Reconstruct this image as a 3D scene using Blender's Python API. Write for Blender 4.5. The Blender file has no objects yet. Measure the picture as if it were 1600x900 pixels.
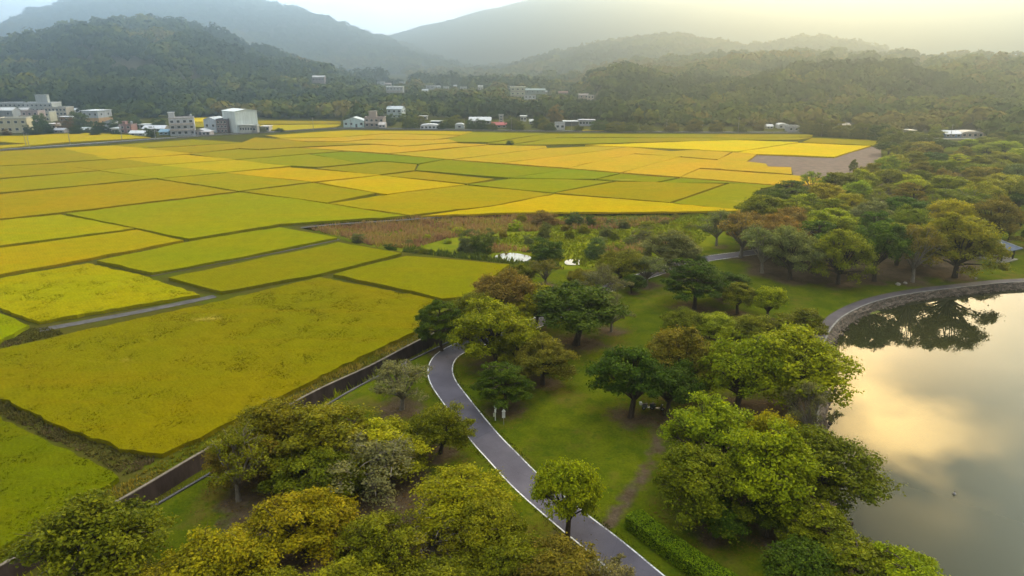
import bpy, math, random
import numpy as np
from mathutils import Vector, geometry
from mathutils.bvhtree import BVHTree

C = bpy.context.scene.collection
R = math.radians
rnd = random.Random(7)
NR = np.random.default_rng(11)

# ---------------------------------------------------------------- camera model
F, CX, CY, H = 1080.0, 800.0, 450.0, 42.0
P = math.atan(355.0 / 1080.0)
SP, CP = math.sin(P), math.cos(P)
ZP = -0.6          # park level (rice terrace is z = 0)
ZW = -1.7          # lake level

def ray(u, v):
    a, b = (u - CX) / F, (CY - v) / F
    return Vector((a, CP + b * SP, -SP + b * CP))

def gp(u, v, z=0.0):
    d = ray(u, v)
    t = (z - H) / d.z
    return Vector((d.x * t, d.y * t, z))

def depth(p):
    return p[1] * CP - (p[2] - H) * SP

def proj(p):
    dz = depth(p)
    return CX + F * p[0] / dz, CY - F * (p[1] * SP + (p[2] - H) * CP) / dz

def z_at(y, v):                       # height seen at image row v, at forward distance y
    k = (CY - v) / F
    return H + y * (k * CP - SP) / (CP + k * SP)

def at_dist(u, v, dist):
    d = ray(u, v)
    s = dist / math.hypot(d.x, d.y)
    return Vector((d.x * s, d.y * s, H + d.z * s))

cam = bpy.data.cameras.new('camera')
camo = bpy.data.objects.new('camera', cam)
C.objects.link(camo)
camo.location = (0, 0, H)
camo.rotation_euler = (R(90) - P, 0, 0)
cam.sensor_width = 36.0
cam.lens = 36.0 * F / 1600.0
cam.clip_start, cam.clip_end = 0.5, 30000
bpy.context.scene.camera = camo

# ---------------------------------------------------------------- helpers
def tag(o, label=None, cat=None, group=None, kind=None):
    if label: o['label'] = label
    if cat: o['category'] = cat
    if group: o['group'] = group
    if kind: o['kind'] = kind
    return o

def empty(name, loc, rz=0.0):
    o = bpy.data.objects.new(name, None)
    o.location = loc
    o.rotation_euler = (0, 0, rz)
    o.empty_display_size = 0.3
    C.objects.link(o)
    return o

def mesh_np(name, verts, faces, mat=None, attrs=None, smooth=False, sizes=None):
    """verts Nx3; faces MxK array (K = 3 or 4) or flat loops with sizes."""
    me = bpy.data.meshes.new(name)
    verts = np.asarray(verts, dtype=np.float32)
    if sizes is None:
        faces = np.asarray(faces, dtype=np.int32)
        k = faces.shape[1]
        sizes = np.full(len(faces), k, dtype=np.int32)
        loops = faces.ravel()
    else:
        loops = np.asarray(faces, dtype=np.int32)
        sizes = np.asarray(sizes, dtype=np.int32)
    me.vertices.add(len(verts)); me.vertices.foreach_set('co', verts.ravel())
    me.loops.add(len(loops)); me.loops.foreach_set('vertex_index', loops)
    me.polygons.add(len(sizes))
    start = np.zeros(len(sizes), dtype=np.int32); start[1:] = np.cumsum(sizes)[:-1]
    me.polygons.foreach_set('loop_start', start)
    me.polygons.foreach_set('loop_total', sizes)
    me.polygons.foreach_set('use_smooth', np.full(len(sizes), bool(smooth)))
    me.update(calc_edges=True)
    for an, av in (attrs or {}).items():
        a = me.attributes.new(an, 'FLOAT', 'POINT')
        a.data.foreach_set('value', np.asarray(av, dtype=np.float32))
    if mat: me.materials.append(mat)
    return me

def link(name, me, parent=None, loc=None):
    o = bpy.data.objects.new(name, me)
    if parent: o.parent = parent
    if loc is not None: o.location = loc
    C.objects.link(o)
    return o

class MB:
    """collects shapes into one mesh"""
    def __init__(self): self.v, self.l, self.s = [], [], []
    def add(self, vs, fs):
        b = len(self.v)
        self.v += [tuple(p) for p in vs]
        for f in fs:
            self.l += [b + i for i in f]; self.s.append(len(f))
        return self
    def box(self, x0, x1, y0, y1, z0, z1):
        vs = [(x, y, z) for z in (z0, z1) for y in (y0, y1) for x in (x0, x1)]
        return self.add(vs, [(0, 2, 3, 1), (4, 5, 7, 6), (0, 1, 5, 4), (1, 3, 7, 5), (3, 2, 6, 7), (2, 0, 4, 6)])
    def tube(self, pts, rad, n=6, cap=True):
        pts = [Vector(p) for p in pts]
        vs, fs = [], []
        for i, p in enumerate(pts):
            d = (pts[min(i + 1, len(pts) - 1)] - pts[max(i - 1, 0)])
            d = d.normalized() if d.length > 1e-9 else Vector((0, 0, 1))
            a = d.cross(Vector((0, 1, 0)) if abs(d.y) < 0.9 else Vector((1, 0, 0))).normalized()
            b = d.cross(a)
            r = rad[i] if isinstance(rad, (list, tuple)) else rad
            for k in range(n):
                t = 2 * math.pi * k / n
                vs.append(p + a * (r * math.cos(t)) + b * (r * math.sin(t)))
        for i in range(len(pts) - 1):
            for k in range(n):
                fs.append((i * n + k, (i + 1) * n + k, (i + 1) * n + (k + 1) % n, i * n + (k + 1) % n))
        if cap:
            fs.append(tuple(range(n))); fs.append(tuple(range((len(pts) - 1) * n + n - 1, (len(pts) - 1) * n - 1, -1)))
        return self.add(vs, fs)
    def ball(self, c, r, nu=8, nv=6, sz=1.0):
        vs, fs = [], []
        for j in range(nv + 1):
            th = math.pi * j / nv
            for i in range(nu):
                ph = 2 * math.pi * i / nu
                vs.append((c[0] + r * math.sin(th) * math.cos(ph), c[1] + r * math.sin(th) * math.sin(ph), c[2] + r * sz * math.cos(th)))
        for j in range(nv):
            for i in range(nu):
                fs.append((j * nu + i, (j + 1) * nu + i, (j + 1) * nu + (i + 1) % nu, j * nu + (i + 1) % nu))
        return self.add(vs, fs)
    def prism(self, poly, z0, z1):
        n = len(poly)
        vs = [(x, y, z0) for x, y in poly] + [(x, y, z1) for x, y in poly]
        fs = [tuple(range(n - 1, -1, -1)), tuple(range(n, 2 * n))]
        fs += [(i, (i + 1) % n, n + (i + 1) % n, n + i) for i in range(n)]
        return self.add(vs, fs)
    def build(self, name, mat, parent=None, loc=None, smooth=False):
        me = mesh_np(name, np.array(self.v, dtype=np.float32), self.l, mat, sizes=self.s, smooth=smooth)
        return link(name, me, parent, loc)

def ordinal(n):
    w = ['first', 'second', 'third', 'fourth', 'fifth', 'sixth', 'seventh', 'eighth', 'ninth', 'tenth', 'eleventh',
         'twelfth', 'thirteenth', 'fourteenth', 'fifteenth', 'sixteenth', 'seventeenth', 'eighteenth', 'nineteenth', 'twentieth']
    if n <= 20: return w[n - 1]
    tens = {2: 'twenty', 3: 'thirty', 4: 'forty'}
    return f'{tens[n // 10]}-{w[n % 10 - 1]}' if n % 10 else {30: 'thirtieth', 40: 'fortieth'}[n]

def smooth_line(pts, step=1.5):
    """Catmull-Rom through 2D/3D points, resampled"""
    pts = [Vector(p) for p in pts]
    out = []
    for i in range(len(pts) - 1):
        p0 = pts[max(i - 1, 0)]; p1 = pts[i]; p2 = pts[i + 1]; p3 = pts[min(i + 2, len(pts) - 1)]
        n = max(1, int((p2 - p1).length / step))
        for k in range(n):
            t = k / n
            out.append(0.5 * ((2 * p1) + (p2 - p0) * t + (2 * p0 - 5 * p1 + 4 * p2 - p3) * t * t + (3 * p1 - p0 - 3 * p2 + p3) * t ** 3))
    out.append(pts[-1].copy())
    return out

def offset_line(pts, d):
    """offset to the left of travel (2D)"""
    out = []
    for i, p in enumerate(pts):
        t = pts[min(i + 1, len(pts) - 1)] - pts[max(i - 1, 0)]
        n = Vector((-t.y, t.x, 0)); n.normalize()
        out.append(Vector((p.x, p.y, p.z)) + n * d)
    return out

def ribbon(name, A, B, za, zb, mat, parent=None, attrs=None):
    n = len(A)
    vs = [(p.x, p.y, za) for p in A] + [(p.x, p.y, zb) for p in B]
    fs = [(i, i + 1, n + i + 1, n + i) for i in range(n - 1)]
    me = mesh_np(name, np.array(vs), np.array(fs), mat)
    o = link(name, me, parent)
    up = me.polygons[0].normal.z
    if up < 0: me.flip_normals()
    return o

def slab(name, A, B, z0, z1, mat, parent=None):
    """solid wall between two parallel polylines"""
    n = len(A)
    vs = []
    for L, z in ((A, z0), (B, z0), (B, z1), (A, z1)):
        vs += [(p.x, p.y, z if not callable(z) else z(p)) for p in L]
    fs = []
    for i in range(n - 1):
        for k in range(4):
            a, b = k * n + i, ((k + 1) % 4) * n + i
            fs.append((a, a + 1, b + 1, b))
    me = mesh_np(name, np.array(vs), np.array(fs), mat)
    me.validate()
    import bmesh
    bm = bmesh.new(); bm.from_mesh(me)
    bmesh.ops.holes_fill(bm, edges=[e for e in bm.edges if len(e.link_faces) == 1], sides=8)
    bmesh.ops.recalc_face_normals(bm, faces=bm.faces)
    bm.to_mesh(me); bm.free()
    return link(name, me, parent)

def inside(poly, x, y):
    """vectorised point in polygon"""
    x = np.asarray(x); y = np.asarray(y)
    r = np.zeros(x.shape, dtype=bool)
    n = len(poly)
    j = n - 1
    for i in range(n):
        xi, yi = poly[i][0], poly[i][1]; xj, yj = poly[j][0], poly[j][1]
        c = ((yi > y) != (yj > y)) & (x < (xj - xi) * (y - yi) / ((yj - yi) if yj != yi else 1e-12) + xi)
        r ^= c
        j = i
    return r

def seg_dist(x, y, line):
    d = np.full(np.shape(x), 1e9)
    for a, b in zip(line[:-1], line[1:]):
        ax, ay, bx, by = a[0], a[1], b[0], b[1]
        L = (bx - ax) ** 2 + (by - ay) ** 2 + 1e-12
        t = np.clip(((x - ax) * (bx - ax) + (y - ay) * (by - ay)) / L, 0, 1)
        d = np.minimum(d, np.hypot(x - ax - t * (bx - ax), y - ay - t * (by - ay)))
    return d

def area(poly):
    return 0.5 * sum(poly[i - 1][0] * poly[i][1] - poly[i][0] * poly[i - 1][1] for i in range(len(poly)))

def densify(poly, step):
    out = []
    for i in range(len(poly)):
        a, b = Vector(poly[i][:2]), Vector(poly[(i + 1) % len(poly)][:2])
        n = max(1, int((b - a).length / step))
        out += [a.lerp(b, k / n) for k in range(n)]
    return out

def shrink(poly, d):
    if area(poly) < 0: poly = poly[::-1]
    n = len(poly); out = []
    for i in range(n):
        p0, p1, p2 = (Vector(poly[(i + k) % n][:2]) for k in (-1, 0, 1))
        a, b = (p1 - p0).normalized(), (p2 - p1).normalized()
        na, nb = Vector((-a.y, a.x)), Vector((-b.y, b.x))
        m = na + nb
        if m.length < 1e-6: m = na
        m.normalize()
        s = d / max(0.35, m.dot(na))
        out.append(p1 + m * s)
    return out

def cdt(poly, pts):
    """triangulate polygon with interior points -> verts (Nx2), tris"""
    n = len(poly)
    vs = [Vector((p[0], p[1])) for p in poly] + [Vector((p[0], p[1])) for p in pts]
    es = [(i, (i + 1) % n) for i in range(n)]
    v, e, f, *_ = geometry.delaunay_2d_cdt(vs, es, [], 1, 1e-4)
    f = [t for t in f if len(t) == 3]
    return np.array([(p.x, p.y) for p in v]), np.array(f, dtype=np.int32)

def grid_in(poly, step, jitter=0.35, margin=0.4):
    xs = [p[0] for p in poly]; ys = [p[1] for p in poly]
    gx, gy = np.meshgrid(np.arange(min(xs), max(xs), step), np.arange(min(ys), max(ys), step))
    gx = gx.ravel() + NR.uniform(-jitter, jitter, gx.size) * step
    gy = gy.ravel() + NR.uniform(-jitter, jitter, gy.size) * step
    m = inside(poly, gx, gy)
    gx, gy = gx[m], gy[m]
    line = [tuple(p[:2]) for p in poly] + [tuple(poly[0][:2])]
    m = seg_dist(gx, gy, line) > step * margin
    return np.stack([gx[m], gy[m]], 1)

def rand_in(poly, density):
    xs = [p[0] for p in poly]; ys = [p[1] for p in poly]
    n = int((max(xs) - min(xs)) * (max(ys) - min(ys)) * density)
    x = NR.uniform(min(xs), max(xs), n); y = NR.uniform(min(ys), max(ys), n)
    m = inside(poly, x, y)
    return x[m], y[m]

def vnoise(x, y, s, seed=0):
    """cheap smooth value noise in numpy, 0..1"""
    x = np.asarray(x, dtype=np.float64) / s; y = np.asarray(y, dtype=np.float64) / s
    xi = np.floor(x).astype(np.int64); yi = np.floor(y).astype(np.int64)
    fx = x - xi; fy = y - yi
    fx = fx * fx * (3 - 2 * fx); fy = fy * fy * (3 - 2 * fy)
    def h(a, b):
        n = (a * 374761393 + b * 668265263 + seed * 1442695041) & 0x7fffffff
        n = ((n ^ (n >> 13)) * 1274126177) & 0x7fffffff
        return ((n ^ (n >> 16)) & 0xffff) / 65535.0
    return (h(xi, yi) * (1 - fx) + h(xi + 1, yi) * fx) * (1 - fy) + (h(xi, yi + 1) * (1 - fx) + h(xi + 1, yi + 1) * fx) * fy

# ---------------------------------------------------------------- materials
class NT:
    def __init__(self, m):
        m.use_nodes = True
        self.t = m.node_tree
        self.t.nodes.clear()
    def n(self, typ, **kw):
        nd = self.t.nodes.new(typ)
        for k, v in kw.items():
            if k.startswith('_'): setattr(nd, k[1:], v)
            else:
                key = k if k in nd.inputs else k.replace('_', ' ')
                s = nd.inputs[int(k[1:])] if k[0] == 'i' and k[1:].isdigit() else nd.inputs[key]
                if hasattr(v, 'is_output') or isinstance(v, bpy.types.NodeSocket): self.t.links.new(v, s)
                else: s.default_value = v
        return nd
    def noise(self, vec, scale, detail=3.0, rough=0.55):
        return self.n('ShaderNodeTexNoise', Vector=vec, Scale=scale, Detail=detail, Roughness=rough).outputs['Fac']
    def ramp(self, fac, lo, hi, a=0.0, b=1.0):
        return self.n('ShaderNodeMapRange', Value=fac, i1=lo, i2=hi, i3=a, i4=b, _clamp=True).outputs[0]
    def mix(self, fac, a, b, blend='MIX'):
        nd = self.t.nodes.new('ShaderNodeMix'); nd.data_type = 'RGBA'; nd.blend_type = blend
        for s, v in ((nd.inputs[0], fac), (nd.inputs[6], a), (nd.inputs[7], b)):
            if isinstance(v, bpy.types.NodeSocket): self.t.links.new(v, s)
            else: s.default_value = v if not isinstance(v, tuple) or len(v) == 4 else (*v, 1)
        return nd.outputs[2]
    def math(self, op, a, b=0.5):
        nd = self.n('ShaderNodeMath', _operation=op)
        for i, v in enumerate((a, b)):
            if isinstance(v, bpy.types.NodeSocket): self.t.links.new(v, nd.inputs[i])
            else: nd.inputs[i].default_value = v
        return nd.outputs[0]
    def gray(self, f):
        return self.n('ShaderNodeCombineColor', Red=f, Green=f, Blue=f).outputs[0]
    def scale(self, col, f):
        return self.mix(1.0, col, self.gray(f), 'MULTIPLY')
    def pos(self):
        return self.n('ShaderNodeNewGeometry').outputs['Position']
    def objc(self):
        return self.n('ShaderNodeTexCoord').outputs['Object']
    def attr(self, name):
        return self.n('ShaderNodeAttribute', _attribute_name=name).outputs['Fac']
    def bump(self, h, strength=0.4, dist=0.1):
        return self.n('ShaderNodeBump', Strength=strength, Distance=dist, Height=h).outputs[0]
    def out(self, color, rough=0.7, normal=None, spec=0.3, **kw):
        b = self.n('ShaderNodeBsdfPrincipled', Roughness=rough, **kw)
        if isinstance(color, bpy.types.NodeSocket): self.t.links.new(color, b.inputs['Base Color'])
        else: b.inputs['Base Color'].default_value = (*color[:3], 1)
        b.inputs['Specular IOR Level'].default_value = spec
        if normal is not None: self.t.links.new(normal, b.inputs['Normal'])
        o = self.n('ShaderNodeOutputMaterial', Surface=b.outputs[0])
        return b

def newmat(name):
    m = bpy.data.materials.new(name)
    return m, NT(m)

def plain(name, col, rough=0.7, scale=1.2, amt=0.25, spec=0.3, bump=0.0, metallic=0.0):
    m, t = newmat(name)
    p = t.objc()
    f = t.ramp(t.noise(p, scale, 5), 0.3, 0.7, 1 - amt, 1 + amt * 0.6)
    c = t.scale((*col, 1), f)
    n = t.bump(t.noise(p, scale * 8, 4), bump, 0.05) if bump else None
    t.out(c, rough, n, spec, Metallic=metallic)
    return m

def rice_mat():
    m, t = newmat('rice')
    p = t.pos()
    col = t.n('ShaderNodeObjectInfo').outputs['Color']
    big = t.noise(p, 0.045, 3)
    st = t.n('ShaderNodeMapping', Vector=p); st.inputs['Rotation'].default_value = (0, 0, R(-38)); st.inputs['Scale'].default_value = (0.03, 0.32, 0.2)
    streak = t.noise(st.outputs[0], 1.0, 4)
    mp3 = t.n('ShaderNodeMapping', Vector=p); mp3.inputs['Scale'].default_value = (0.03, 0.05, 0.05); mp3.inputs['Location'].default_value = (4.3, 1.7, 0)
    st2 = t.n('ShaderNodeMapping', Vector=p); st2.inputs['Rotation'].default_value = (0, 0, R(-38))
    mid = t.noise(p, 0.5, 4, 0.65)
    fine = t.noise(p, 2.6, 5, 0.75)
    green = t.mix(1.0, col, (0.88, 1.0, 0.9), 'MULTIPLY')
    gold = t.mix(1.0, col, (1.06, 0.98, 0.9), 'MULTIPLY')
    c = t.mix(t.ramp(big, 0.42, 0.62), green, col)
    c = t.mix(t.ramp(streak, 0.5, 0.72, 0, 0.75), c, gold)
    c = t.scale(c, t.ramp(mid, 0.25, 0.75, 0.88, 1.1))
    rows = t.n('ShaderNodeTexWave', Vector=st2.outputs[0], Scale=0.55, Distortion=3.5, Detail=2.0).outputs['Fac']
    c = t.scale(c, t.ramp(rows, 0.0, 1.0, 0.965, 1.03))
    c = t.scale(c, t.ramp(fine, 0.3, 0.7, 0.80, 1.16))
    # lodged and thin spots
    lod = t.math('MULTIPLY', t.ramp(t.noise(p, 0.11, 5, 0.7), 0.67, 0.73), t.ramp(t.noise(p, 0.9, 3), 0.45, 0.6))
    c = t.mix(t.math('MULTIPLY', lod, 0.4), c, (0.075, 0.085, 0.004))
    pale = t.math('MULTIPLY', t.ramp(t.noise(mp3.outputs[0], 1.0, 5, 0.62), 0.64, 0.70, 0, 0.55), t.ramp(mid, 0.4, 0.55))
    c = t.mix(pale, c, (0.44, 0.33, 0.06))
    t.out(c, 0.9, t.bump(t.math('ADD', fine, mid), 0.6, 0.25), 0.0)
    return m

def leaf_mat():
    m, t = newmat('leaves')
    oi = t.n('ShaderNodeObjectInfo')
    col = oi.outputs['Color']
    tone = t.attr('tone')
    lit_tip = t.attr('lit_tip')
    hs = t.n('ShaderNodeHueSaturation', Color=col)
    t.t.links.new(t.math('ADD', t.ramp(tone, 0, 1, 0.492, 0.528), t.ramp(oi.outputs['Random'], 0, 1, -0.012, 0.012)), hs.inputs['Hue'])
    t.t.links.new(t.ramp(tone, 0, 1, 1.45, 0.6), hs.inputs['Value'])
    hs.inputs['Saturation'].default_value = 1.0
    c = t.mix(t.math('MULTIPLY', lit_tip, 0.9), hs.outputs[0], t.mix(1.0, hs.outputs[0], (2.1, 2.0, 0.6), 'MULTIPLY'))  # new-growth yellow on clump tops, strengthened to paint in lit treetops
    b = t.n('ShaderNodeBsdfPrincipled', Base_Color=c, Roughness=0.55)
    b.inputs['Specular IOR Level'].default_value = 0.06
    tr = t.n('ShaderNodeBsdfTranslucent', Color=t.mix(1.0, c, (1.25, 1.2, 0.5), 'MULTIPLY'))
    mx = t.n('ShaderNodeMixShader', Fac=0.35, i1=b.outputs[0], i2=tr.outputs[0])
    t.n('ShaderNodeOutputMaterial', Surface=mx.outputs[0])
    return m

def tuft_mat(name, cols, spread=0.3):
    m, t = newmat(name)
    tone = t.attr('tone')
    c = t.mix(t.ramp(tone, 0.2, 0.8), cols[0], cols[1])
    if len(cols) > 2:
        c = t.mix(t.ramp(t.noise(t.pos(), 0.12, 4, 0.65), 0.45, 0.6), c, cols[2])
    b = t.n('ShaderNodeBsdfPrincipled', Base_Color=c, Roughness=0.8)
    b.inputs['Specular IOR Level'].default_value = 0.0
    tr = t.n('ShaderNodeBsdfTranslucent', Color=c)
    mx = t.n('ShaderNodeMixShader', Fac=0.35, i1=b.outputs[0], i2=tr.outputs[0])
    t.n('ShaderNodeOutputMaterial', Surface=mx.outputs[0])
    return m

def park_mat():
    m, t = newmat('lawn')
    p = t.pos()
    fine = t.noise(p, 3.5, 5, 0.7)
    mid = t.noise(p, 0.35, 4, 0.6)
    g = t.mix(t.ramp(mid, 0.35, 0.65), (0.062, 0.085, 0.003), (0.105, 0.118, 0.004))
    g = t.scale(g, t.ramp(fine, 0.3, 0.7, 0.7, 1.25))
    g = t.mix(t.ramp(t.noise(p, 0.14, 5, 0.65), 0.54, 0.68, 0, 0.7), g, (0.14, 0.105, 0.02))
    g = t.mix(t.ramp(t.noise(p, 0.9, 3, 0.6), 0.58, 0.66, 0, 0.6), g, (0.045, 0.075, 0.003))
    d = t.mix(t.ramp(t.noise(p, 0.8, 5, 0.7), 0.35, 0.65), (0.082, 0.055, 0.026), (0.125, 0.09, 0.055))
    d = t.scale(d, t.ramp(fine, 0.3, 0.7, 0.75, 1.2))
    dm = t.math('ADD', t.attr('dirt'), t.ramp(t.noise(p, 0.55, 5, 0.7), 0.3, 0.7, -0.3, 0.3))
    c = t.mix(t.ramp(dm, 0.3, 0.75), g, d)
    w = t.mix(t.ramp(mid, 0.35, 0.65), (0.13, 0.16, 0.006), (0.2, 0.2, 0.01))
    c = t.mix(t.attr('meadow'), c, w)
    t.out(c, 0.95, t.bump(fine, 0.7, 0.15), 0.0)
    return m

def ground_mat():
    m, t = newmat('earth')
    p = t.pos()
    f = t.noise(p, 0.9, 5, 0.7)
    c = t.mix(t.ramp(f, 0.35, 0.62), (0.06, 0.06, 0.006), (0.085, 0.075, 0.016))
    c = t.mix(t.ramp(t.noise(p, 0.12, 3), 0.5, 0.62), c, (0.075, 0.085, 0.006))
    t.out(c, 0.95, t.bump(t.noise(p, 3, 4), 0.5, 0.1), 0.0)
    return m

def forest_mat():
    m, t = newmat('forest')
    tone = t.attr('tone'); leaf = t.attr('leaf')
    r = t.n('ShaderNodeValToRGB', Fac=tone)
    e = r.color_ramp.elements
    e[0].position = 0.0; e[0].color = (0.030, 0.045, 0.012, 1)
    e[1].position = 1.0; e[1].color = (0.19, 0.145, 0.025, 1)
    for pos, c in ((0.35, (0.05, 0.07, 0.014, 1)), (0.65, (0.09, 0.11, 0.015, 1)), (0.88, (0.15, 0.155, 0.014, 1))):
        x = e.new(pos); x.color = c
    c = t.scale(r.outputs[0], t.ramp(leaf, 0, 1, 0.82, 1.18))
    t.out(c, 0.9, None, 0.0)
    return m

def bark_mat(name, a, b):
    m, t = newmat(name)
    mp = t.n('ShaderNodeMapping', Vector=t.objc()); mp.inputs['Scale'].default_value = (6, 6, 1.2)
    f = t.noise(mp.outputs[0], 1.5, 5, 0.7)
    t.out(t.mix(t.ramp(f, 0.35, 0.65), a, b), 0.9, t.bump(f, 0.6, 0.05), 0.15)
    return m

def asphalt_mat(name, a, b, cracks=True):
    m, t = newmat(name)
    p = t.pos()
    c = t.mix(t.ramp(t.noise(p, 0.25, 4), 0.35, 0.65), a, b)
    c = t.scale(c, t.ramp(t.noise(p, 9, 4, 0.7), 0.3, 0.7, 0.85, 1.12))
    c = t.scale(c, t.ramp(t.noise(p, 0.09, 5, 0.7), 0.52, 0.60, 1.0, 0.84))
    c = t.mix(t.ramp(t.noise(p, 1.3, 5, 0.75), 0.62, 0.74, 0, 0.55), c, (0.10, 0.075, 0.05))
    if cracks:
        v = t.n('ShaderNodeTexVoronoi', Vector=p, Scale=0.22, _feature='DISTANCE_TO_EDGE')
        c = t.scale(c, t.ramp(v.outputs['Distance'], 0.0, 0.006, 0.75, 1.0))
    t.out(c, 0.85, t.bump(t.noise(p, 20, 2), 0.15, 0.02), 0.25)
    return m

def worn_paint():
    m, t = newmat('worn_road_paint')
    p = t.pos()
    f = t.math('ADD', t.math('MULTIPLY', t.noise(p, 0.5, 4, 0.7), 0.6), t.math('MULTIPLY', t.noise(p, 5.0, 5, 0.75), 0.5))
    t.out(t.mix(t.ramp(f, 0.50, 0.64), (0.74, 0.73, 0.70), (0.17, 0.155, 0.16)), 0.8, None, 0.2)
    return m

def stone_mat():
    m, t = newmat('rubble')
    p = t.pos()
    v = t.n('ShaderNodeTexVoronoi', Vector=p, Scale=2.0)
    e = t.n('ShaderNodeTexVoronoi', Vector=p, Scale=2.0, _feature='DISTANCE_TO_EDGE')
    k = t.n('ShaderNodeSeparateColor', Color=v.outputs['Color']).outputs[0]
    c = t.mix(k, (0.06, 0.045, 0.03), (0.17, 0.13, 0.095))
    c = t.scale(c, t.ramp(e.outputs['Distance'], 0.0, 0.08, 0.3, 1.0))
    t.out(c, 0.85, t.bump(e.outputs['Distance'], 0.8, 0.15), 0.2)
    return m

def wall_mat(name, a, b, sc=0.8):
    m, t = newmat(name)
    p = t.pos()
    mp = t.n('ShaderNodeMapping', Vector=p); mp.inputs['Scale'].default_value = (1, 1, 0.25)
    f = t.noise(mp.outputs[0], sc, 6, 0.7)
    t.out(t.mix(t.ramp(f, 0.35, 0.65), a, b), 0.9, t.bump(t.noise(p, 6, 4), 0.4, 0.04), 0.2)
    return m

def water_mat(name, col, rough=0.03, ior=1.33, bumps=True):
    m, t = newmat(name)
    p = t.pos()
    n = None
    if bumps:
        mp = t.n('ShaderNodeMapping', Vector=p); mp.inputs['Scale'].default_value = (1, 0.6, 1)
        n = t.bump(t.noise(mp.outputs[0], 0.9, 3), 0.05, 0.02)
    b = t.out(col, rough, n, 0.5, IOR=ior)
    return m

M = {}
M['rice'] = rice_mat(); M['leaf'] = leaf_mat(); M['park'] = park_mat(); M['ground'] = ground_mat(); M['forest'] = forest_mat()
M['bark'] = bark_mat('bark', (0.035, 0.024, 0.016), (0.09, 0.065, 0.045))
M['pale_bark'] = bark_mat('pale_bark', (0.12, 0.1, 0.075), (0.27, 0.23, 0.18))
M['path'] = asphalt_mat('bike_path', (0.088, 0.077, 0.092), (0.118, 0.104, 0.122))
M['lake_path'] = asphalt_mat('lake_path', (0.065, 0.052, 0.054), (0.10, 0.083, 0.085), False)
M['ditch'] = wall_mat('ditch_concrete', (0.06, 0.056, 0.056), (0.125, 0.115, 0.11), 0.5)
M['litter'] = tuft_mat('leaf_litter', [(0.10, 0.055, 0.02), (0.20, 0.12, 0.03), (0.14, 0.11, 0.015)])
M['road'] = asphalt_mat('road', (0.20, 0.19, 0.18), (0.27, 0.26, 0.25), False)
M['concrete'] = wall_mat('concrete', (0.16, 0.145, 0.125), (0.27, 0.25, 0.22))
M['pale_concrete'] = wall_mat('pale_concrete', (0.28, 0.26, 0.22), (0.4, 0.37, 0.32))
M['dark_wall'] = wall_mat('dark_wall', (0.035, 0.022, 0.018), (0.085, 0.06, 0.05))
M['stone'] = stone_mat()
M['white_paint'] = plain('white_paint', (0.78, 0.77, 0.74), 0.6, 3, 0.12)
M['road_paint'] = worn_paint()
M['mud'] = plain('mud', (0.185, 0.128, 0.095), 0.95, 0.35, 0.35, 0.1, 0.6)
# ================================================================= ground, fields, lake, paths
def G(px, z=0.0):
    return [gp(u, v, z) for u, v in px]

WALL_PX = [(-190, 995), (0, 882), (107, 823), (204, 770), (315, 705), (400, 660), (492, 610), (575, 572), (650, 533), (692, 514)]
EDGE_PX = [(745, 472), (803, 413), (720, 404), (632, 394), (560, 382), (530, 373), (470, 356), (500, 350), (640, 339), (800, 333),
           (1000, 332), (1170, 330), (1215, 300), (1250, 293), (1330, 289), (1345, 280), (1384, 262)]
wall_w = G(WALL_PX)
edge_w = G(EDGE_PX)
far_right = [gp(1384, 232), gp(1500, 226), gp(1700, 222), Vector((900, 330, 0))]
terrace = wall_w + edge_w + far_right + [Vector((9000, 1500, 0)), Vector((9000, 9000, 0)), Vector((-9000, 9000, 0)), Vector((-9000, -50, 0)), Vector((-120, -50, 0))]
tp = [(p.x, p.y) for p in terrace]
tv, tf = cdt(tp, np.zeros((0, 2)))
# the terrace drops as an earth bank to the park along its lower edge
chain = wall_w + edge_w + far_right
nb = len(tv)
verts = [(x, y, 0.0) for x, y in tv]
faces = [tuple(f) for f in tf]
top = [len(verts) + i for i in range(len(chain))]
verts += [(p.x, p.y, 0.0) for p in chain] + [(p.x, p.y, -2.4) for p in chain]
loops = [i for f in faces for i in f]; sizes = [3] * len(faces)
for i in range(len(chain) - 1):
    a, b = top[i], top[i + 1]
    loops += [a, a + len(chain), b + len(chain), b]; sizes.append(4)
b = len(verts)
verts += [(-150, 5, -2.55), (1200, 5, -2.55), (1200, 420, -2.55), (-150, 420, -2.55)]
loops += [b, b + 1, b + 2, b + 3]; sizes.append(4)
gm = mesh_np('ground', np.array(verts), loops, M['ground'], sizes=sizes)
tag(link('ground', gm), 'bare earth and weeds between the rice paddies reaching to the hills', 'ground', kind='structure')

# ---- drainage channel between the rice terrace and the park
LIP_PX = [(-110, 1008), (100, 873), (226, 797), (317, 744), (420, 684), (520, 625), (560, 602), (640, 562), (682, 542), (711, 527)]
ww = smooth_line(wall_w, 2.0)
lip = smooth_line(G(LIP_PX, ZP + 0.15), 2.0)
W2 = offset_line(ww, -0.35)
M['coping'] = wall_mat('coping', (0.13, 0.105, 0.08), (0.24, 0.2, 0.155))
rwall = slab('retaining_wall', ww, W2, -2.4, 0.02, M['dark_wall'])
slab('coping', offset_line(ww, -0.08), offset_line(ww, -0.40), 0.022, 0.13, M['coping'], rwall)
tag(rwall,
    'dark stained concrete retaining wall along the edge of the rice terrace', 'wall')
L2 = offset_line(lip, -0.28)
tag(slab('channel_kerb', lip, L2, -2.4, ZP + 0.15, M['ditch']), 'low grey concrete kerb wall on the park side of the drainage channel', 'wall')
n = max(len(W2), len(lip))
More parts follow.
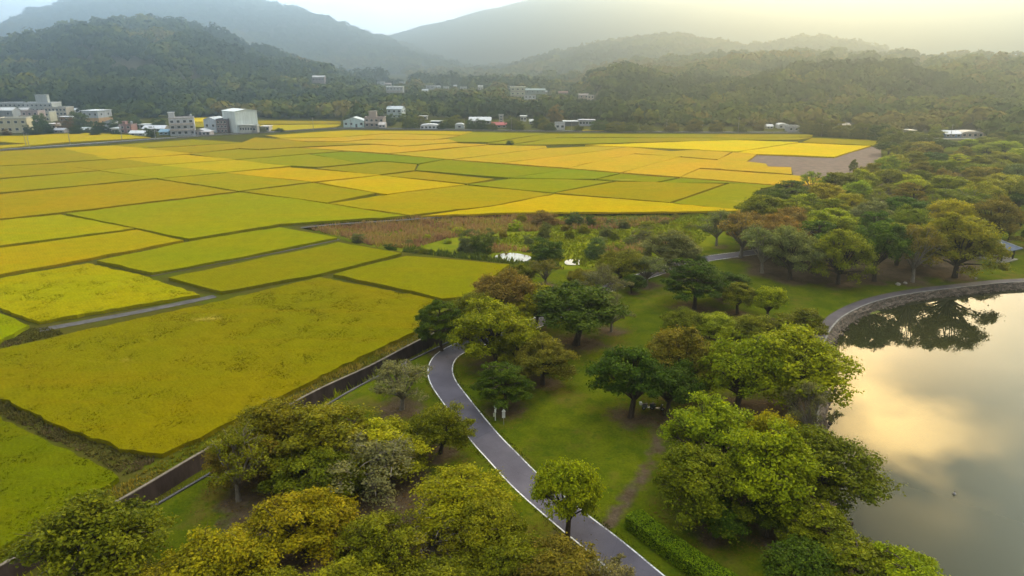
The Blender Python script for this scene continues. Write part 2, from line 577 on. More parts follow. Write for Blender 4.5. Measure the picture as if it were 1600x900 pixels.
def resample(L, n):
    d = [0.0]
    for a, b in zip(L[:-1], L[1:]): d.append(d[-1] + (b - a).length)
    out = []; j = 0
    for k in range(n):
        s = d[-1] * k / (n - 1)
        while j < len(d) - 2 and d[j + 1] < s: j += 1
        t = (s - d[j]) / max(1e-9, d[j + 1] - d[j])
        out.append(L[j].lerp(L[j + 1], min(1, t)))
    return out
ra, rb = resample(W2, n), resample(lip, n)
tag(ribbon('channel_bed', ra, rb, -2.0, -2.0, M['ground']), 'muddy bed of the drainage channel below the retaining wall', 'channel', kind='structure')

# ---- lake edge
SHORE_PX = [(2300, 415), (1900, 423), (1720, 432), (1600, 440), (1560, 442.5), (1500, 449), (1440, 456), (1390, 465), (1350, 477), (1315, 495), (1296, 515),
            (1287, 535), (1283, 560), (1280, 600), (1276, 650), (1278, 700), (1286, 770), (1310, 815), (1360, 862), (1420, 915), (1480, 985), (1560, 1090)]
shore = smooth_line(G(SHORE_PX, ZP), 1.2)     # runs from far right to near right; the lake lies on its left
curbA, curbB = shore, offset_line(shore, 0.28)
waterline = offset_line(shore, 1.7)
# ---- park sheet
park_poly = [Vector((p.x, p.y, 0)) for p in L2] + [gp(745, 472)] + [Vector((p.x, p.y, 0)) for p in edge_w[1:]] + \
            [Vector((p.x, p.y, 0)) for p in far_right] + [Vector((900, 215, 0))] + [Vector((p.x, p.y, 0)) for p in offset_line(shore, 0.1)] + [Vector((30, 10, 0)), Vector((-60, 10, 0))]
park_poly = [(p.x, p.y) for p in park_poly]

GROVE = [(-40, 1010), (60, 860), (300, 860), (330, 760), (420, 720), (560, 690), (640, 690), (700, 730), (770, 775), (840, 830), (960, 900), (1000, 1000)]
TRAIL = [(1022, 640), (1028, 690), (1010, 735), (975, 780), (948, 825)]
grove_w = [(p.x, p.y) for p in G(GROVE, ZP)]
trail_w = [(p.x, p.y) for p in smooth_line(G(TRAIL, ZP), 2)]
BELT_PX = [(1150, 432), (1230, 445), (1300, 452), (1400, 448), (1480, 440), (1560, 425), (1545, 400), (1500, 350), (1600, 320), (1600, 250), (1400, 240), (1375, 262), (1250, 300), (1190, 335), (1150, 380)]
belt_w = [(p.x, p.y) for p in G(BELT_PX, ZP)]
LAKESIDE = [(1000, 640), (1080, 620), (1260, 600), (1275, 700), (1290, 790), (1360, 870), (1440, 960), (1230, 960), (1160, 840), (1060, 740)]
lakeside_w = [(p.x, p.y) for p in G(LAKESIDE, ZP)]
MEADOW_PX = [(620, 399), (560, 384), (480, 357), (800, 336), (1170, 333), (1130, 385), (1060, 405), (960, 420), (880, 425), (800, 416)]
meadow_w = [(p.x, p.y) for p in G(MEADOW_PX, ZP)]
tree_spots = []      # (x, y, r) filled by the tree table, used for bare earth under crowns

def build_park():
    near = grid_in(park_poly, 1.15)
    keep = (near[:, 1] < 190) & (np.abs(near[:, 0]) < 130)
    far = grid_in(park_poly, 6.0)
    far = far[~((far[:, 1] < 190) & (np.abs(far[:, 0]) < 130))]
    pts = np.concatenate([near[keep], far])
    v, f = cdt(densify(park_poly, 3.0) if False else park_poly, pts)
    x, y = v[:, 0], v[:, 1]
    def soft(poly, w):
        line = list(poly) + [poly[0]]
        d = seg_dist(x, y, line)
        return np.where(inside(poly, x, y), np.clip(d / w, 0, 1), 0)
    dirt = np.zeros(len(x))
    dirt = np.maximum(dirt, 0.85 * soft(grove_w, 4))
    dirt = np.maximum(dirt, 0.95 * soft(belt_w, 5))  # floor of the wood browned, also painting in the shade along its front
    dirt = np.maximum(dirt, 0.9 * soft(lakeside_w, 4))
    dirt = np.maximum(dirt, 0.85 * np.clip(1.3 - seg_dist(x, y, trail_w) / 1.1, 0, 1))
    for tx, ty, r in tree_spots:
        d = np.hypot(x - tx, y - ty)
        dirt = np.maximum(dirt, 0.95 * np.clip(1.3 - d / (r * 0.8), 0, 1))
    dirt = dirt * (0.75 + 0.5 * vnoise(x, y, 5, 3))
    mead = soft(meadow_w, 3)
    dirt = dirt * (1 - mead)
    z = ZP + 0.25 * (vnoise(x, y, 9, 1) - 0.5) + 0.08 * (vnoise(x, y, 2.5, 2) - 0.5)
    edge = [tuple(p) for p in park_poly] + [tuple(park_poly[0])]
    z = ZP + (z - ZP) * np.clip(seg_dist(x, y, edge) / 2.5, 0, 1)
    for ln, w in ((bike_w, 3.2), (lakepath_w, 2.6)):
        z = ZP + (z - ZP) * np.clip((seg_dist(x, y, ln) - w) / 2.0, 0, 1)
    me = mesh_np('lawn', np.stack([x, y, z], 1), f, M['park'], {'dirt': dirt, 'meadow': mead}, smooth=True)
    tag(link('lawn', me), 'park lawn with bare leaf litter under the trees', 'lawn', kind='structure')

# ---- paths
BIKE_PX = [(1130, 1000), (1060, 950), (1000, 900), (950, 857), (892, 811), (828, 757), (785, 713), (752, 677), (712, 625), (692, 596), (688, 575), (697, 557), (720, 543),
           (755, 531), (810, 515), (870, 490), (935, 456), (1010, 430), (1090, 407), (1180, 394), (1240, 386), (1330, 372)]
bike = smooth_line(G(BIKE_PX, ZP), 1.0)
bike_w = [(p.x, p.y) for p in bike]
hw = 1.85
tag(ribbon('path', offset_line(bike, hw), offset_line(bike, -hw), ZP + 0.02, ZP + 0.02, M['path']), 'grey asphalt bicycle path curving through the park', 'path', kind='structure')
for s in (1, -1):
    o = ribbon('path_marking', offset_line(bike, s * (hw - 0.02)), offset_line(bike, s * (hw - 0.17)), ZP + 0.026, ZP + 0.026, M['road_paint'])
    tag(o, ('white painted line along the lakeward edge of the bicycle path' if s < 0 else 'white painted line along the field side of the bicycle path'), 'path marking', kind='structure')
sh2 = [p for p in shore if p.y > 82]
lp_out = offset_line(sh2, -0.02)
lakepath_w = [(p.x, p.y) for p in offset_line(shore, -1.5)]
tag(ribbon('lakeside_path', lp_out, offset_line(sh2, -1.9), ZP + 0.022, ZP + 0.022, M['lake_path']), 'paved walk curving along the edge of the lake', 'path', kind='structure')
tag(slab('lake_kerb', curbB, curbA, -2.6, ZP + 0.12, M['concrete']), 'pale concrete kerb between the lakeside walk and the stones', 'kerb')

# ---- stone slope down to the water, lumpy
A = offset_line(shore, 0.28)
k = 9
rows = []
for j in range(k):
    rows.append(offset_line(shore, 0.28 + 1.4 * j / (k - 1)))
verts = []
for j in range(k):
    for i, p in enumerate(rows[j]):
        z = ZP + 0.02 - (1.45) * (j / (k - 1))
        hsh = NR.uniform(-1, 1, 3)
        q = 1.0 if 0 < j else 0.0
        verts.append((p.x + 0.16 * q * hsh[0], p.y + 0.16 * q * hsh[1], z + 0.2 * q * hsh[2]))
m_ = len(shore)
fs = [(j * m_ + i, j * m_ + i + 1, (j + 1) * m_ + i + 1, (j + 1) * m_ + i) for j in range(k - 1) for i in range(m_ - 1)]
me = mesh_np('stone_bank', np.array(verts), np.array(fs), M['stone'])
if me.polygons[0].normal.z < 0: me.flip_normals()
tag(link('stone_bank', me), 'sloping rubble stone bank between kerb and water', 'stone bank', kind='structure')
# loose stones along the waterline
vs_, fs_ = [], []
cnt = 0
for p in offset_line(shore, 1.5):
    for _ in range(2):
        if p.y > 175: continue
        r = rnd.uniform(0.15, 0.38)
        c = (p.x + rnd.uniform(-.5, .5), p.y + rnd.uniform(-.5, .5), ZW + rnd.uniform(-.05, .12))
        mb = MB().ball(c, r, 6, 4, 0.7)
        b = len(vs_)
        vs_ += [tuple(np.array(q) + NR.uniform(-0.06, 0.06, 3)) for q in mb.v]
        i0 = 0
        for s_ in mb.s:
            fs_.append([b + q for q in mb.l[i0:i0 + s_]]); i0 += s_
me = mesh_np('loose_stone_rubble', np.array(vs_), np.array([f for f in fs_]), M['stone'])
tag(link('rubble', me), 'loose dark stones scattered along the waterline of the lake', 'rubble', kind='stuff')

# ---- lake water and the two wetland pools
lk = [(p.x, p.y) for p in offset_line(shore, 1.2)] + [(400, 5), (900, 60)]
v, f = cdt(lk, np.zeros((0, 2)))
M['water'] = water_mat('lake_water', (0.028, 0.028, 0.010), 0.02, 1.33)
M['pool'] = water_mat('pool_water', (0.05, 0.05, 0.03), 0.03, 2.6, False)
tag(link('water', mesh_np('water', np.column_stack([v, np.full(len(v), ZW)]), f, M['water'])), 'still lake water mirroring the evening clouds', 'lake', kind='structure')
POOLS = [([(772, 401), (783, 396), (800, 395), (815, 397), (829, 401), (826, 407), (812, 409), (795, 408), (780, 406)], 'larger pale pool of water among the reddish reeds'),
         ([(882, 408), (890, 405), (902, 405), (909, 408), (907, 413), (895, 414), (884, 413)], 'smaller pale pool of water beside the round dark shrub')]
for px, lab in POOLS:
    q = smooth_line(G(px + [px[0]], ZP + 0.14), 0.6)[:-1]
    v, f = cdt([(p.x, p.y) for p in q], np.zeros((0, 2)))
    tag(link('pond_water', mesh_np('pond_water', np.column_stack([v, np.full(len(v), ZP + 0.14)]), f, M['pool'])), lab, 'pool', kind='structure')

# ---- village road
ROAD_PX = [(-260, 257), (-100, 244), (0, 234.5), (110, 227), (210, 219.5), (330, 211), (420, 206.5), (470, 203), (530, 200.5), (600, 200.8), (700, 202.5), (800, 204), (950, 205.5), (1100, 206.5), (1270, 207.5)]
road = smooth_line(G(ROAD_PX), 6.0)
tag(ribbon('road', offset_line(road, 4.2), offset_line(road, -4.2), 0.03, 0.03, M['road']), 'pale concrete road between the rice fields and the village', 'road', kind='structure')
rw = offset_line(road, -4.6); rw2 = offset_line(road, -4.9)
tag(slab('road_wall', rw, rw2, -0.5, 0.7, M['concrete']), 'low concrete wall along the field side of the village road', 'wall')
rx = smooth_line(G([(1440, 217), (1500, 216.5), (1560, 213), (1600, 209), (1700, 203)]), 6.0)
tag(ribbon('road', offset_line(rx, 2.5), offset_line(rx, -2.5), 0.03, 0.03, M['road']), 'narrow pale road climbing away past the blue shed', 'road', kind='structure')

# ---- irrigation strips of bare concrete between the near paddies
for px, w, lab in (([(62, 516), (150, 500), (250, 481), (336, 463)], 1.0, 'grey concrete irrigation strip above the large front paddy'),
                   ([(236, 431), (320, 415), (400, 401), (470, 387), (530, 374)], 0.55, 'grey concrete irrigation strip below the bright green paddy'),
                   ([(470, 356), (520, 351), (640, 343), (690, 339)], 0.7, 'pale concrete ditch between the rice and the reddish reeds')):
    L = smooth_line(G(px), 3.0)
    a, b = offset_line(L, w), offset_line(L, -w)
    o = ribbon('irrigation_channel', a, b, 0.05, 0.05, M['ditch'])
    tag(o, lab, 'irrigation channel', 'concrete irrigation strips', 'structure')
    
# ---- ploughed patch
px = [(1180, 241), (1301, 246.5), (1360, 229), (1376, 231), (1379, 262), (1342, 282), (1240, 274.5), (1236, 262), (1199, 261), (1167, 252)]
v, f = cdt([(p.x, p.y) for p in G(px)], np.zeros((0, 2)))
tag(link('dirt', mesh_np('dirt', np.column_stack([v, np.full(len(v), 0.012)]), f, M['mud'])), 'bare brown harvested paddy beside the wood', 'bare field', kind='structure')

# ================================================================= rice paddies
COL = {'l': (0.312, 0.222, 0.001), 'g': (0.265, 0.222, 0.001), 'G': (0.212, 0.212, 0.001), 'y': (0.322, 0.245, 0.001), 'Y': (0.46, 0.30, 0.001),
       'o': (0.50, 0.305, 0.014), 'ol': (0.318, 0.220, 0.001), 'B': (0.62, 0.43, 0.001), 'nn': (0.127, 0.120, 0.001), 'n': (0.185, 0.155, 0.001), 'N': (0.20, 0.168, 0.001)}
CNAME = {'l': 'yellow-green', 'g': 'fresh green', 'G': 'deep green', 'y': 'yellow', 'Y': 'golden', 'o': 'orange-tan', 'ol': 'olive-yellow', 'B': 'bright yellow', 'n': 'olive-green', 'nn': 'olive-green', 'N': 'olive-green'}
PADDY = {
 'strip below the village road': [
  ('ol', [(-60, 241), (0, 236.5), (95, 231.3), (170, 248), (79, 254), (0, 242.5)]), ('Y', [(98, 231), (175, 227.5), (300, 239.5), (252, 243.5), (171, 248.2)]),
  ('l', [(-60, 244), (0, 244), (75, 254.5), (0, 258.5), (-60, 262)]), ('g', [(180, 226.8), (300, 218), (377, 222.6), (323, 225.3), (225, 231)]),
  ('l', [(228, 232), (323, 226.7), (379, 223.5), (400, 215), (432, 217), (470, 221), (570, 224.6), (462, 229.3), (405, 233), (374, 231.2), (305, 238.5)])],
 'golden fields at the middle of the road': [
  ('Y', [(418, 211.5), (540, 203.8), (690, 205), (735, 206), (718, 210.5), (607, 208), (527, 214), (440, 215.2)]),
  ('o', [(437, 216.4), (527, 215), (607, 209), (714, 211.8), (680, 218), (577, 217), (537, 220.8), (470, 219.5)]),
  ('o', [(482, 221.2), (537, 222), (577, 218.5), (680, 219), (700, 217.5), (712, 222), (627, 227.5), (590, 224.3)])],
 'row behind the first long dike': [
  ('l', [(-60, 264), (0, 260), (75, 256), (150, 266), (0, 278), (-60, 282)]), ('ol', [(83, 255.6), (190, 248.6), (255, 257), (155, 265.4)]),
  ('Y', [(194, 248.3), (290, 242), (362, 248.6), (258, 256.7)]), ('l', [(302, 240.5), (374, 233), (405, 234.8), (462, 231), (530, 236), (480, 239.8), (450, 242.3), (366, 248.4)]),
  ('o', [(476, 231), (585, 226), (627, 229), (712, 223.8), (760, 225.6), (607, 239), (545, 235.2)])],
 'orange fields in the middle of the plain': [
  ('o', [(614, 240.5), (765, 227), (850, 228), (853, 230.5), (750, 243.6), (705, 248.5)]), ('o', [(757, 244), (853, 231.8), (930, 229), (973, 229.7), (931, 235.8), (781, 254.2), (712, 249.4)]),
  ('o', [(790, 254.7), (931, 237), (980, 230.4), (1045, 236), (990, 239.6), (937, 250.3), (887, 261.6)]), ('o', [(894, 262.6), (937, 251.7), (990, 241.2), (1060, 244), (1019, 255.2), (969, 269)]),
  ('o', [(977, 269.6), (1019, 256.6), (1062, 246), (1119, 250.5), (1125, 263), (1090, 261.8), (1060, 275.8)]), ('o', [(996, 239.6), (1046, 236.8), (1087, 234.8), (1140, 237.8), (1119, 248.4), (1065, 243.8)]),
  ('o', [(1147, 238.6), (1178, 241.2), (1163, 252), (1193, 256), (1197, 261), (1233, 262), (1233, 271.5), (1130, 264.3), (1124, 250)]), ('o', [(1094, 264), (1128, 266.2), (1240, 274), (1336, 283), (1323, 287.5), (1218, 288.4), (1064, 276.6)])],
 'bright yellow fields before the ploughed patch': [
  ('B', [(922, 226.6), (1080, 221), (1150, 219.2), (1244, 222), (1150, 236.3), (1087, 233.4), (982, 228.8)]), ('B', [(1155, 237.6), (1250, 223.4), (1356, 228), (1301, 244.6), (1180, 240)]),
  ('l', [(1256, 222), (1271, 215.4), (1373, 219.4), (1362, 226.8)])],
 'green strip along the far road': [
  ('g', [(738, 206.8), (850, 208.3), (762, 222), (716, 221.4), (702, 217)]), ('g', [(764, 224), (856, 209), (985, 209.3), (975, 214), (868, 214.6), (800, 225)]),
  ('g', [(990, 209.4), (1120, 210), (1110, 214.6), (980, 214.2)]), ('l', [(1125, 210), (1268, 210.2), (1266, 213.4), (1116, 214.6)]),
  ('g', [(868, 215.8), (1000, 215.4), (975, 222.5), (919, 224.4), (806, 226.2)]), ('l', [(1004, 215.4), (1264, 214.8), (1245, 218), (1150, 218.2), (981, 222.4)])],
 'green band under the orange fields': [
  ('g', [(373, 250), (450, 244), (481, 241), (558, 254.3), (497, 260.6), (456, 258.4)]), ('G', [(489, 240.6), (545, 237), (690, 248.7), (653, 255), (597, 251), (563, 254)]),
  ('l', [(501, 263), (560, 257), (597, 253), (648, 257), (645, 266), (593, 272.2)]), ('G', [(658, 256.6), (697, 250), (781, 256.5), (885, 264), (794, 277), (730, 271.6), (652, 265.6)]),
  ('l', [(599, 273.6), (650, 268), (770, 279.4), (730, 286.6)]), ('g', [(735, 288), (798, 279.2), (888, 280), (953, 283), (863, 300.6)]),
  ('G', [(803, 277.3), (890, 264.7), (964, 271), (928, 278.7), (890, 278.8)]), ('G', [(936, 279.8), (972, 271.5), (1054, 278), (1023, 284.4), (965, 281.8)]),
  ('l', [(871, 301.5), (965, 283.7), (1130, 287), (1045, 315.6)]), ('G', [(1031, 285), (1066, 278.4), (1210, 289.6), (1192, 293.6), (1145, 285.6)]),
  ('g', [(1053, 316.8), (1142, 286.6), (1188, 291), (1180, 310), (1162, 327)])],
 'middle row under the second dike': [
  ('l', [(-60, 285), (0, 280.5), (152, 267.2), (242, 278), (0, 300.6), (-60, 306)]), ('y', [(159, 266), (247, 259), (348, 269), (249, 277.8)]),
  ('Y', [(256, 258), (363, 250), (449, 259.4), (351, 268.4)]), ('y', [(252, 279), (351, 270.7), (484, 284), (375, 297.6)]),
  ('Y', [(358, 270.2), (450, 261.6), (588, 273.2), (490, 283)])],
 'broad row across the middle of the plain': [
  ('l', [(-60, 309), (0, 303.4), (242, 280.3), (367, 299), (95, 331.6), (0, 341.4), (-60, 347)]), ('ol', [(382, 299), (490, 286), (584, 301.6), (512, 316)]),
  ('Y', [(498, 285), (592, 274.3), (722, 288.4), (606, 302.6), (592, 301.4)]), ('y', [(518, 317.6), (606, 304.2), (726, 289.7), (862, 302.6), (763, 321.6), (640, 335.4)]),
  ('Y', [(766, 323.4), (868, 303.6), (1046, 317.6), (1165, 328.4), (1000, 330.6), (800, 331.6), (662, 336.4)])],
 'broad rows above the front paddies': [
  ('g', [(103, 333.4), (374, 300.4), (450, 309), (512, 318.4), (634, 337), (437, 350.2), (294, 373)]), ('y', [(-60, 349), (0, 343.6), (95, 335), (208, 356.4), (0, 383.8), (-60, 392)]),
  ('y', [(-60, 395), (0, 387.2), (212, 359), (287, 375.4), (142, 402.6), (0, 428.6), (-60, 441)]), ('G', [(153, 407), (296, 377), (437, 354.4), (526, 371), (400, 396.5), (237, 426)]),
  ('y', [(-60, 447), (0, 434.6), (138, 411), (226, 431.4), (314, 459.5), (60, 502), (0, 482), (-60, 470)]), ('G', [(-60, 476), (0, 487), (46, 508), (0, 533), (-60, 548)])],
 'front rows along the retaining wall': [
  ('N', [(262, 433.4), (400, 405), (530, 378.5), (628, 395.4), (505, 426.6), (343, 456.6)]), ('N', [(518, 428.2), (634, 399.4), (796, 412.4), (762, 437), (735, 462), (690, 465.6)]),
  ('n', [(-60, 559), (0, 545), (100, 522.5), (340, 470.5), (500, 433), (684, 467.6), (664, 500), (648, 518), (560, 560), (480, 598), (400, 638), (310, 686), (250, 709), (190, 700), (110, 672), (0, 622), (-60, 592)]),
  ('nn', [(-90, 610), (0, 652), (80, 692), (150, 722), (188, 746), (100, 800), (0, 855), (-110, 915)])],
 'paddies beyond the village road': [
  ('Y', [(-60, 236), (0, 227.5), (50, 224), (0, 221), (0, 212.6), (40, 212), (130, 207.6), (200, 211), (232, 214.6), (100, 222.4)]), ('l', [(400, 188.4), (530, 189.4), (531, 193), (405, 193.6)]),
  ('Y', [(404, 195.4), (530, 194.4), (524, 197.8), (450, 203.4), (425, 202.6)]), ('l', [(160, 178), (183, 178), (183, 183), (160, 183)]),
  ('g', [(205, 178), (260, 178), (260, 181), (205, 181)]), ('B', [(300, 184), (323, 184), (323, 190), (300, 190)]), ('l', [(300, 191), (323, 191), (322, 198), (300, 198)]), ('l', [(912, 202.2), (985, 202.4), (985, 204), (912, 204)])],
}
ZR = 0.62
tuft_v, tuft_f, tuft_t = [], [], []
def tufts(x, y, z, h, w, lean=0.25):
    """upright pointed blades, two crossed triangles each -> verts, tris, tone"""
    n = len(x)
    V, T = [], []
    for k in range(2):
        a = NR.uniform(0, math.pi, n)
        dx, dy = np.cos(a) * w * 0.5, np.sin(a) * w * 0.5
        lx, ly = NR.normal(0, lean, n) * h, NR.normal(0, lean, n) * h
        tri = np.stack([np.stack([x - dx, y - dy, z], 1), np.stack([x + dx, y + dy, z], 1), np.stack([x + lx, y + ly, z + h], 1)], 1)
        V.append(tri.reshape(-1, 3))
        T.append(np.repeat(NR.random(n), 3))
    V = np.concatenate(V); T = np.concatenate(T)
    return V, np.arange(len(V)).reshape(-1, 3), T

for band, items in PADDY.items():
    order = sorted(range(len(items)), key=lambda i: sum(p[0] for p in items[i][1]) / len(items[i][1]))
    for rank, i in enumerate(order):
        ck, px = items[i]
        poly = [(p.x, p.y) for p in G(px, ZR)]
        cy = sum(p[1] for p in poly) / len(poly)
        poly = shrink(poly, 0.1 if cy < 150 else (0.0 if cy < 200 else (-0.35 if cy < 260 else -0.8)))
        dist = cy
        step = 1.6 if dist < 130 else (4.0 if dist < 220 else 12.0)
        poly = densify(poly, step * 0.8)
        jit = 0.27 if dist < 220 else 0.3
        poly = [Vector((p[0] + NR.uniform(-jit, jit), p[1] + NR.uniform(-jit, jit))) for p in poly]
        v, f = cdt(poly, grid_in(poly, step))
        nn = len(v)
        z = ZR + 0.16 * (vnoise(v[:, 0], v[:, 1], 3.0, 5) - 0.5) + 0.12 * (NR.random(nn) - 0.5)
        vs = np.column_stack([v, z])
        if area(poly) < 0: poly = poly[::-1]
        m = len(poly)
        side_t = [(p[0], p[1], ZR) for p in poly]; side_b = [(p[0], p[1], 0.02) for p in poly]
        zt = dict(zip([tuple(np.round(q, 3)) for q in v], z))
        side_t = [(x_, y_, zt.get((round(x_, 3), round(y_, 3)), ZR)) for x_, y_, _ in side_t]
        loops = f.ravel().tolist(); sizes = [3] * len(f)
        b = nn
        for q in range(m):
            q2 = (q + 1) % m
            loops += [b + q, b + m + q, b + m + q2, b + q2]; sizes.append(4)
        allv = [vs, np.array(side_t), np.array(side_b)]
        tone = np.full(nn + 2 * m, 0.5)
        if dist < 125:
            x, y = rand_in(poly, 9.0)
            tv_, tf_, tt_ = tufts(x, y, np.full(len(x), ZR - 0.1), NR.uniform(0.11, 0.19, len(x)), 0.2, 0.9)
            off = nn + 2 * m
            loops += (tf_ + off).ravel().tolist(); sizes += [3] * len(tf_)
            allv.append(tv_)
        me = mesh_np('rice_field', np.concatenate(allv), loops, M['rice'], sizes=sizes)
        o = link('rice_field', me)
        c = COL[ck]; j = rnd.uniform(0.93, 1.07)
        o.color = (c[0] * j, c[1] * rnd.uniform(0.96, 1.04), c[2], 1)
        tag(o, f'{CNAME[ck]} rice paddy, {ordinal(rank + 1)} from the left in the {band}', 'rice paddy', 'rice paddies of the plain', 'structure')
# ================================================================= trees
def lobes_for(kind, rg):
    """clump centres (x, y, z), horizontal radius, vertical radius; a tree about 9 m wide and 9 m tall"""
    L = []
    if kind == 'round':
        for i in range(30):
            u = (i + 0.5) / 30
            th = math.acos(1 - 1.55 * u); ph = i * 2.39996 + rg.uniform(-.3, .3)
            r = rg.uniform(0.72, 1.0)
            L.append((3.2 * r * math.sin(th) * math.cos(ph), 3.2 * r * math.sin(th) * math.sin(ph), 5.4 + 2.6 * r * math.cos(th), rg.uniform(1.0, 1.5), rg.uniform(0.8, 1.15)))
    elif kind == 'bushy':
        for i in range(30):
            u = (i + 0.5) / 30
            ph = i * 2.39996 + rg.uniform(-.5, .5); rr = 3.7 * math.sqrt(u)
            top = 8.2 - 3.6 * (rr / 3.9) ** 2 + rg.uniform(-1.0, 0.5)
            L.append((rr * math.cos(ph), rr * math.sin(ph), top - 0.5, rg.uniform(0.9, 1.4), rg.uniform(0.7, 1.1)))
            if i % 2: L.append((rr * 0.95 * math.cos(ph + .3), rr * 0.95 * math.sin(ph + .3), max(2.0, top - rg.uniform(1.8, 3.2)), rg.uniform(0.9, 1.3), rg.uniform(0.7, 1.0)))
    elif kind == 'umbrella':
        for z, rad, n in ((3.6, 3.8, 12), (5.0, 3.6, 11), (6.3, 2.8, 8), (7.5, 1.7, 5), (8.3, 0.3, 1)):
            for i in range(n):
                ph = 2 * math.pi * i / n + rg.uniform(-.3, .3) + z
                r = rad * rg.uniform(0.6, 1.0)
                L.append((r * math.cos(ph), r * math.sin(ph), z + rg.uniform(-.35, .35), rg.uniform(0.95, 1.35), rg.uniform(0.38, 0.55)))
    elif kind == 'sparse':
        for i in range(26):
            u = (i + 0.5) / 26
            ph = i * 2.39996 + rg.uniform(-.6, .6); rr = 3.8 * math.sqrt(u) * rg.uniform(.8, 1.05)
            top = 8.0 - 3.2 * (rr / 3.9) ** 2 + rg.uniform(-1.6, 0.5)
            L.append((rr * math.cos(ph), rr * math.sin(ph), top - 0.4, rg.uniform(0.8, 1.25), rg.uniform(0.6, 0.95)))
    elif kind == 'upright':
        for i in range(24):
            u = (i + 0.5) / 24
            z = 2.8 + 6.0 * u; ph = i * 2.39996
            rad = 2.6 * math.sin(math.pi * min(1, 0.25 + 0.75 * u)) + 0.25
            L.append((rad * math.cos(ph), rad * math.sin(ph), z, rg.uniform(0.9, 1.3), rg.uniform(0.8, 1.1)))
        L.append((0, 0, 5.5, 1.6, 2.0))
    elif kind == 'low':
        for i in range(20):
            u = (i + 0.5) / 20
            ph = i * 2.39996 + rg.uniform(-.4, .4); rr = 3.4 * math.sqrt(u)
            top = 7.4 * math.sqrt(max(0.05, 1 - (rr / 4.3) ** 2)) * rg.uniform(.45, 1.12)
            if rg.random() < .18: continue
            rr *= rg.uniform(.8, 1.25)
            for f in (0.95, 0.55, 0.2):
                L.append((rr * math.cos(ph + f), rr * math.sin(ph + f), max(0.7, top * f), rg.uniform(0.8, 1.6), rg.uniform(0.7, 1.4)))
    if kind != 'low':
        L = [l for l in L if rg.random() > 0.10]
        ax, ay = rg.uniform(0.85, 1.12), rg.uniform(0.85, 1.12)
        sk = rg.uniform(-.12, .12)
        L = [(l[0] * ax + sk * l[2], l[1] * ay, l[2], l[3] * rg.uniform(.85, 1.2), l[4] * rg.uniform(.85, 1.2)) for l in L]
        for _ in range(4):      # a few branches reach beyond the dome
            b = rg.choice(L)
            L.append((b[0] * 1.22, b[1] * 1.22, b[2] + rg.uniform(-.3, .9), b[3] * .7, b[4] * .75))
    return L

LEAFN = {'round': 620, 'bushy': 470, 'umbrella': 500, 'sparse': 240, 'upright': 560, 'low': 240}
LEAFS = {'round': 0.29, 'bushy': 0.25, 'umbrella': 0.30, 'sparse': 0.23, 'upright': 0.28, 'low': 0.33}

def leaf_cloud(lobes, n_leaf, size, rg, npg, tufty=0.235):
    P_, N_, T_, LIT_TIP = [], [], [], []
    zs = [l[2] for l in lobes]; zmax = max(zs); zmin = min(zs)
    for (cx, cy, cz, rx, rz) in lobes:
        n = int(n_leaf * rg.uniform(0.75, 1.25))
        k = 8
        sub = npg.normal(0, 1, (k, 3)); sub /= np.linalg.norm(sub, axis=1)[:, None]
        sub[:, 2] = np.abs(sub[:, 2]) * 0.9 - 0.35
        sub *= npg.uniform(0.55, 1.0, (k, 1))
        pick = npg.integers(0, k, n)
        q = sub[pick] + npg.normal(0, tufty, (n, 3))
        pos = np.stack([cx + q[:, 0] * rx, cy + q[:, 1] * rx, cz + q[:, 2] * rz], 1)
        nrm = q * 0.8 + npg.normal(0, 0.55, (n, 3)); nrm[:, 2] += 0.55
        lt = rg.random()
        P_.append(pos); N_.append(nrm)
        T_.append(np.clip(0.5 + 0.45 * (lt - 0.5) + npg.normal(0, 0.2, n), 0, 1))
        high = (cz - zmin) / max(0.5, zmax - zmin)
        LIT_TIP.append(np.clip((q[:, 2] - 0.1) * 0.9, 0, 1) * (0.25 + 0.75 * high) * npg.uniform(0.3, 1, n))
    p = np.concatenate(P_); nr = np.concatenate(N_); tn = np.concatenate(T_); tp_ = np.concatenate(LIT_TIP)
    nr /= np.linalg.norm(nr, axis=1)[:, None] + 1e-9
    m = len(p)
    a = np.cross(nr, npg.normal(0, 1, (m, 3))); a /= np.linalg.norm(a, axis=1)[:, None] + 1e-9
    b = np.cross(nr, a)
    s = size * npg.uniform(0.5, 1.4, (m, 1))
    v = np.stack([p - a * s * .5, p - b * s * .3 + nr * s * .08, p + a * s * .5, p + b * s * .3 + nr * s * .08], 1).reshape(-1, 3)
    f = np.arange(4 * m).reshape(-1, 4)
    return v, f, np.repeat(tn, 4), np.repeat(tp_, 4)

